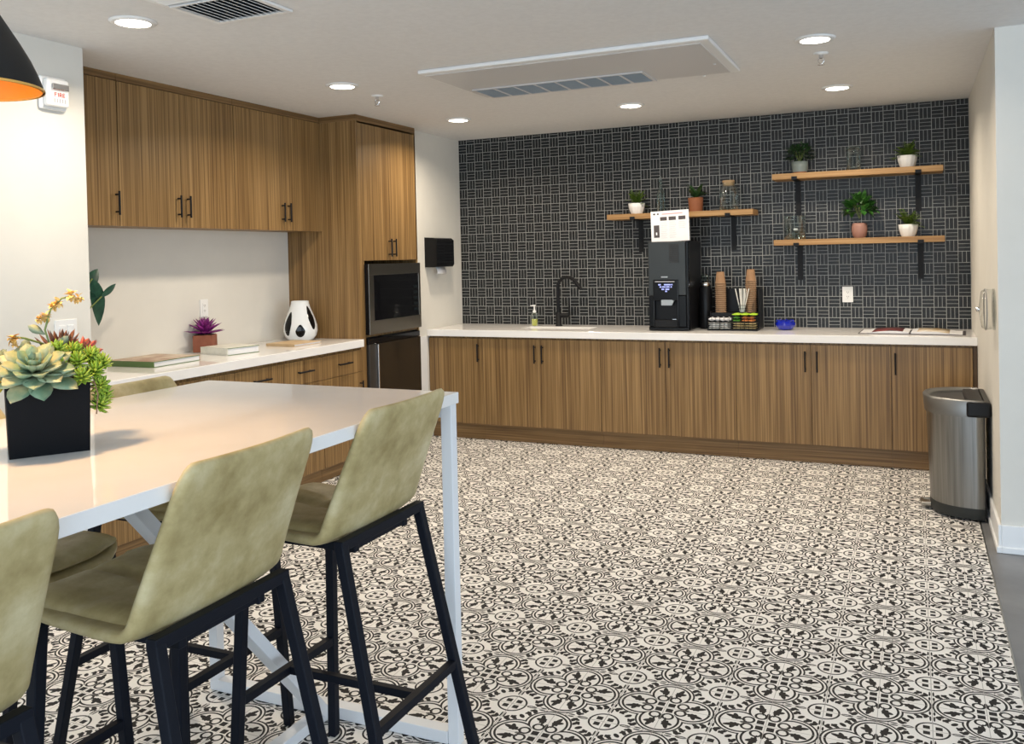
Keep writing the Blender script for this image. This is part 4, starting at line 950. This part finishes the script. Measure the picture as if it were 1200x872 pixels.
# ------------------------------------------------------------------ bar stools
def make_stool():
    th = thing('bar_stool', 'x', 'bar stool', (0, 0, 0), 0, 'olive leather bar stools at the table')
    # profile of the shell from the seat front to the top of the back (x towards the back)
    prof = []
    for k in range(9): q = k/8; prof.append((-0.235 + 0.335*q, 0.784 - 0.020*math.sin(q*PI*0.5) - 0.025*max(0, 0.25-q)/0.25))
    R = 0.055; cx_, cz_ = 0.100, 0.764+R
    for k in range(1, 8):
        a = -PI/2 + (PI/2-0.26)*k/7; prof.append((cx_ + R*math.cos(a), cz_ + R*math.sin(a)))
    x0, z0 = prof[-1]; x1, z1 = 0.272, 1.118
    for k in range(1, 9): q = k/8; prof.append((x0 + (x1-x0)*q, z0 + (z1-z0)*q))
    n = len(prof); cum = [0.0]
    for i in range(1, n): cum.append(cum[-1] + math.dist(prof[i], prof[i-1]))
    Lt = cum[-1]; nu = 14; vs = []; fs = []
    for i, (x, z) in enumerate(prof):
        s_ = cum[i]; q_ = (s_-0.33)/(Lt-0.33); hw = 0.205 + (0.030*(s_/0.33) if q_ < 0 else 0.030*(1-q_)**1.2)
        e0 = min(1, s_/0.12); hw_ = hw*(0.55 + 0.45*math.sqrt(max(0, 1-(1-e0)**2)))
        e1 = min(1, (Lt-s_)/0.035); hw_ *= (0.92 + 0.08*math.sqrt(max(0, 1-(1-e1)**2)))
        if i > 0: tx, tz = prof[min(i+1, n-1)][0]-prof[i-1][0], prof[min(i+1, n-1)][1]-prof[i-1][1]
        else: tx, tz = prof[1][0]-x, prof[1][1]-z
        l_ = math.hypot(tx, tz); nx_, nz_ = -tz/l_, tx/l_              # towards the sitter
        mid = math.sin(PI*min(1, max(0, s_/Lt)))
        for j in range(nu+1):
            u_ = -1 + 2*j/nu; lift = 0.010*mid*abs(u_)**3 + 0.008*(u_*u_)
            vs.append((x + nx_*lift, hw_*u_, z + nz_*lift))
    for i in range(n-1):
        for j in range(nu): a = i*(nu+1)+j; fs.append((a, a+1, a+nu+2, a+nu+1))
    bb = MB(); bb.add(vs, fs, True); bb.build('shell', 'leather', th, solid=0.026, sub=1)
    # seat pad quilted in quarters
    bb = MB(); nx, ny = 16, 16; vs = []; fs = []
    for i in range(nx+1):
        for j in range(ny+1):
            u_, w_ = i/nx, -1+2*j/ny; x = -0.225 + 0.335*u_
            r_ = math.sqrt(max(0, 1-max(0, (0.25-u_)/0.25)**2)); hw_ = 0.19*(0.62+0.38*r_)
            q1 = min(1, abs(u_-0.52)/0.09); q2 = min(1, abs(w_)/0.14); e_ = min(1, (1-abs(w_))/0.25)*min(1, u_/0.15)*min(1, (1-u_)/0.1)
            vs.append((x, hw_*w_, 0.788 + 0.026*max(0, e_)**0.5*(0.5+0.5*min(q1, q2)**0.5) + 0.012*abs(w_)**4 - 0.02*(math.sin(u_*PI*0.5))))
    for i in range(nx):
        for j in range(ny): a = i*(ny+1)+j; fs.append((a, a+ny+1, a+ny+2, a+1))
    bb.add(vs, fs, True); bb.build('seat_pad', 'leather', th, solid=0.01)
    # legs (rear pair leaning out to the back, front pair nearly upright)
    T = 0.027
    for sy in (-1, 1):
        MB().bar((0.168, sy*0.19, 0.765), (0.335, sy*0.222, 0.0), T).build('leg', 'navy', th, 0.003)
        MB().bar((-0.145, sy*0.19, 0.765), (-0.178, sy*0.222, 0.0), T).build('leg', 'navy', th, 0.003)
    fr = MB()
    for x in (0.168, -0.145): fr.bar((x, -0.2035, 0.765), (x, 0.2035, 0.765), T)
    for sy in (-0.12, 0.12): fr.bar((-0.145, sy, 0.738), (0.168, sy, 0.738), 0.022)
    for x in (0.155, -0.135): fr.bar((x, -0.13, 0.742), (x, 0.13, 0.742), 0.02)
    fr.build('seat_frame', 'navy', th, 0.003)
    zb = 0.31
    MB().bar((0.267, -0.197, zb), (0.267, 0.197, zb), 0.024).build('stretcher', 'navy', th, 0.002)
    MB().bar((-0.165, -0.197, zb), (-0.165, 0.197, zb), 0.024).build('stretcher', 'navy', th, 0.002)
    MB().bar((-0.154, 0, zb), (0.256, 0, zb), 0.022).build('stretcher', 'navy', th, 0.002)
    return th
st0 = make_stool()
for k, (x, y, rz, lab) in enumerate(((-1.545, -1.885, 0.0, 'olive leather bar stool on the near side by the table corner'), (-1.545, -2.495, 0.03, 'olive leather bar stool in the middle of the near side'),
                         (-1.53, -3.155, 0.0, 'olive leather bar stool cut off by the left picture edge'), (-2.075, -1.885, PI, 'olive leather bar stool on the far side, backrest beside the succulents'),
                         (-2.085, -2.49, PI, 'olive leather bar stool on the far side behind the planter, seat seen below the tabletop'))):
    s_ = st0 if k == 0 else copy_tree(st0)
    s_.location = (x, y, 0); s_.rotation_euler = (0, 0, rz); s_['label'] = lab

# ------------------------------------------------------------------ succulent planter on the table
pa = Vector((-1.811, -2.657)); pb = Vector((-1.727, -2.516)); pb = pa + Vector((0.567, 0.824))*0.166; ctr = (pa+pb)/2; fx = (pb-pa).normalized(); nrm = Vector((fx.y, -fx.x)); cc = ctr - nrm*0.082
th = thing('succulent_planter', 'black cube planter of mixed succulents with yellow flower stalks on the table', 'planter', (cc.x, cc.y, TZ), math.atan2(fx.y, fx.x))
PH = 0.155
bb = MB(); bb.lathe([(0.111, 0.0005), (0.1165, PH), (0.108, PH), (0.106, PH-0.02)], 4, capt=False, smooth=False)
for i, v in enumerate(bb.v): c_, s_ = math.cos(PI/4), math.sin(PI/4); bb.v[i] = (v[0]*c_-v[1]*s_, v[0]*s_+v[1]*c_, v[2])
bb.build('pot', 'planter', th, 0.004); box('soil', 'soil', th, -0.072, 0.072, -0.072, 0.072, PH-0.025, PH-0.012)
def rosette(c, axis, rings, name, mtl):
    bb = MB(); ax = Vector(axis).normalized(); q = Vector((0, 0, 1)).rotation_difference(ax)
    for ri, (n_, el, ln, wd) in enumerate(rings):
        for k in range(n_):
            a = 2*PI*(k + 0.5*(ri % 2) + 0.13*ri)/n_ + random.uniform(-.06, .06)
            d = q @ Vector((math.cos(a)*math.cos(el), math.sin(a)*math.cos(el), math.sin(el)))
            bb.leaf(Vector(c) + ax*(ri*0.004), d, ax, ln*random.uniform(.92, 1.06), wd, -0.12, 0.28, thick=0.22, n=7, wpos=0.62)
    return bb.build(name, mtl, th)
rosette((-0.025, -0.075, PH+0.022), (-0.05, -0.62, 1), ((9, -0.12, 0.095, 0.046), (9, 0.15, 0.088, 0.046), (8, 0.42, 0.073, 0.042), (7, 0.75, 0.056, 0.033), (5, 1.05, 0.04, 0.024), (4, 1.35, 0.026, 0.014)), 'echeveria_rosette', 'succ')
rosette((-0.085, 0.01, PH+0.035), (-0.3, -0.3, 1), ((8, 0.0, 0.055, 0.026), (8, 0.4, 0.048, 0.024), (6, 0.8, 0.035, 0.018), (4, 1.2, 0.022, 0.012)), 'small_rosette', 'succ2')
rosette((-0.088, -0.055, PH+0.01), (-0.5, -0.6, 0.7), ((7, 0.1, 0.045, 0.02), (6, 0.6, 0.035, 0.016)), 'yellow_rosette', 'yellowl')
rosette((0.03, 0.02, PH+0.04), (0.15, -0.1, 1), ((12, 0.2, 0.075, 0.016), (12, 0.55, 0.075, 0.016), (9, 0.95, 0.07, 0.014), (6, 1.3, 0.06, 0.012)), 'bronze_rosette', 'bronze')
rosette((0.072, 0.055, PH+0.035), (0.5, 0.1, 1), ((8, 0.3, 0.055, 0.022), (8, 0.7, 0.055, 0.022), (6, 1.1, 0.05, 0.020)), 'red_succulent', 'redsuc')
def sedum(cs, name):
    bb = MB(); rnd = random.Random(3)
    for c in cs:
        ax = Vector((rnd.uniform(-.3, .6), rnd.uniform(-.8, .0), rnd.uniform(0.5, 1))).normalized(); q = Vector((0, 0, 1)).rotation_difference(ax)
        for ri, (n_, el, ln) in enumerate(((9, -0.3, 0.024), (9, 0.1, 0.026), (8, 0.5, 0.026), (6, 0.9, 0.024), (4, 1.3, 0.020))):
            for k in range(n_):
                a = 2*PI*(k+0.5*ri)/n_; bb.leaf(Vector(c)+ax*0.003*ri, q @ Vector((math.cos(a)*math.cos(el), math.sin(a)*math.cos(el), math.sin(el))), ax, ln, 0.0088, -0.1, 0.1, thick=0.5, n=4)
    return bb.build(name, 'sedum', th)
sedum([(0.022, -0.045, PH+0.066), (0.052, -0.028, PH+0.060), (0.030, -0.068, PH+0.030), (0.060, -0.062, PH+0.038), (0.085, -0.030, PH+0.048), (0.066, -0.078, PH+0.006), (0.092, -0.058, PH+0.014), (0.112, -0.036, PH+0.030),
       (0.104, -0.056, PH-0.018), (0.110, -0.046, PH-0.044), (0.100, -0.062, PH-0.062)], 'sedum_cluster')
bb = MB(); rnd = random.Random(8)
for k in range(40):
    p = Vector((rnd.uniform(0.0, 0.075), rnd.uniform(-0.086, -0.06), PH+rnd.uniform(-0.012, 0.012))); bb.tube([p, p+Vector((rnd.uniform(-.02, .02), rnd.uniform(-.008, .004), rnd.uniform(-.012, .01)))], 0.0012, 4)
bb.tube([(0.09, -0.075, PH), (0.097, -0.08, PH-0.03), (0.093, -0.078, PH-0.075)], 0.0016, 5)
bb.build('dry_moss', 'twig', th)
def stalk(pts, fl, name):
    o = MB().tube(pts, 0.0024, 6).build(name, 'stem', th); fb = MB(); rnd = random.Random(len(pts))
    for c, r in fl:
        for k in range(16):
            a = rnd.uniform(0, 2*PI); el = rnd.uniform(-1.2, 1.2); fb.leaf(c, (math.cos(a)*math.cos(el), math.sin(a)*math.cos(el), math.sin(el)), (0, 0, 1), 1.25*r*rnd.uniform(.6, 1), r*0.75, 0.2, 0.4, n=3)
    fb.build('blossom', 'flower', o)
P0 = (0.02, 0.0, PH+0.03)
stalk([P0, (0.012, -0.005, PH+0.07), (0.0, -0.008, PH+0.115), (0.012, -0.01, PH+0.16), (0.035, -0.01, PH+0.185), (0.062, -0.012, PH+0.19)], [((0.055, -0.012, PH+0.192), 0.016), ((0.068, -0.012, PH+0.186), 0.014), ((0.028, -0.01, PH+0.176), 0.014), ((0.018, -0.01, PH+0.168), 0.013), ((0.002, -0.01, PH+0.145), 0.016), ((-0.012, -0.012, PH+0.140), 0.012)], 'flower_stalk')
stalk([P0, (-0.005, -0.01, PH+0.085), (-0.04, -0.02, PH+0.10), (-0.062, -0.03, PH+0.105)], [((-0.064, -0.03, PH+0.102), 0.016), ((-0.06, -0.03, PH+0.088), 0.010)], 'flower_stalk')
bb = MB()
for (p, d, ln, wd) in (((0.0, -0.008, PH+0.105), (-0.8, 0, 0.55), 0.04, 0.02), ((0.02, -0.01, PH+0.07), (0.5, -0.2, 0.6), 0.04, 0.022), ((0.028, -0.02, PH+0.06), (0.9, -0.2, -0.1), 0.05, 0.03), ((-0.02, -0.01, PH+0.05), (-0.5, 0, 0.8), 0.05, 0.024), ((-0.045, 0.0, PH+0.05), (0.2, 0, 1), 0.05, 0.024)):
    bb.leaf(p, d, (0, -1, 0.3), ln, wd, 0.1, 0.2, thick=0.12, n=5, wpos=0.6)
bb.build('stalk_leaves', 'succ2', th)
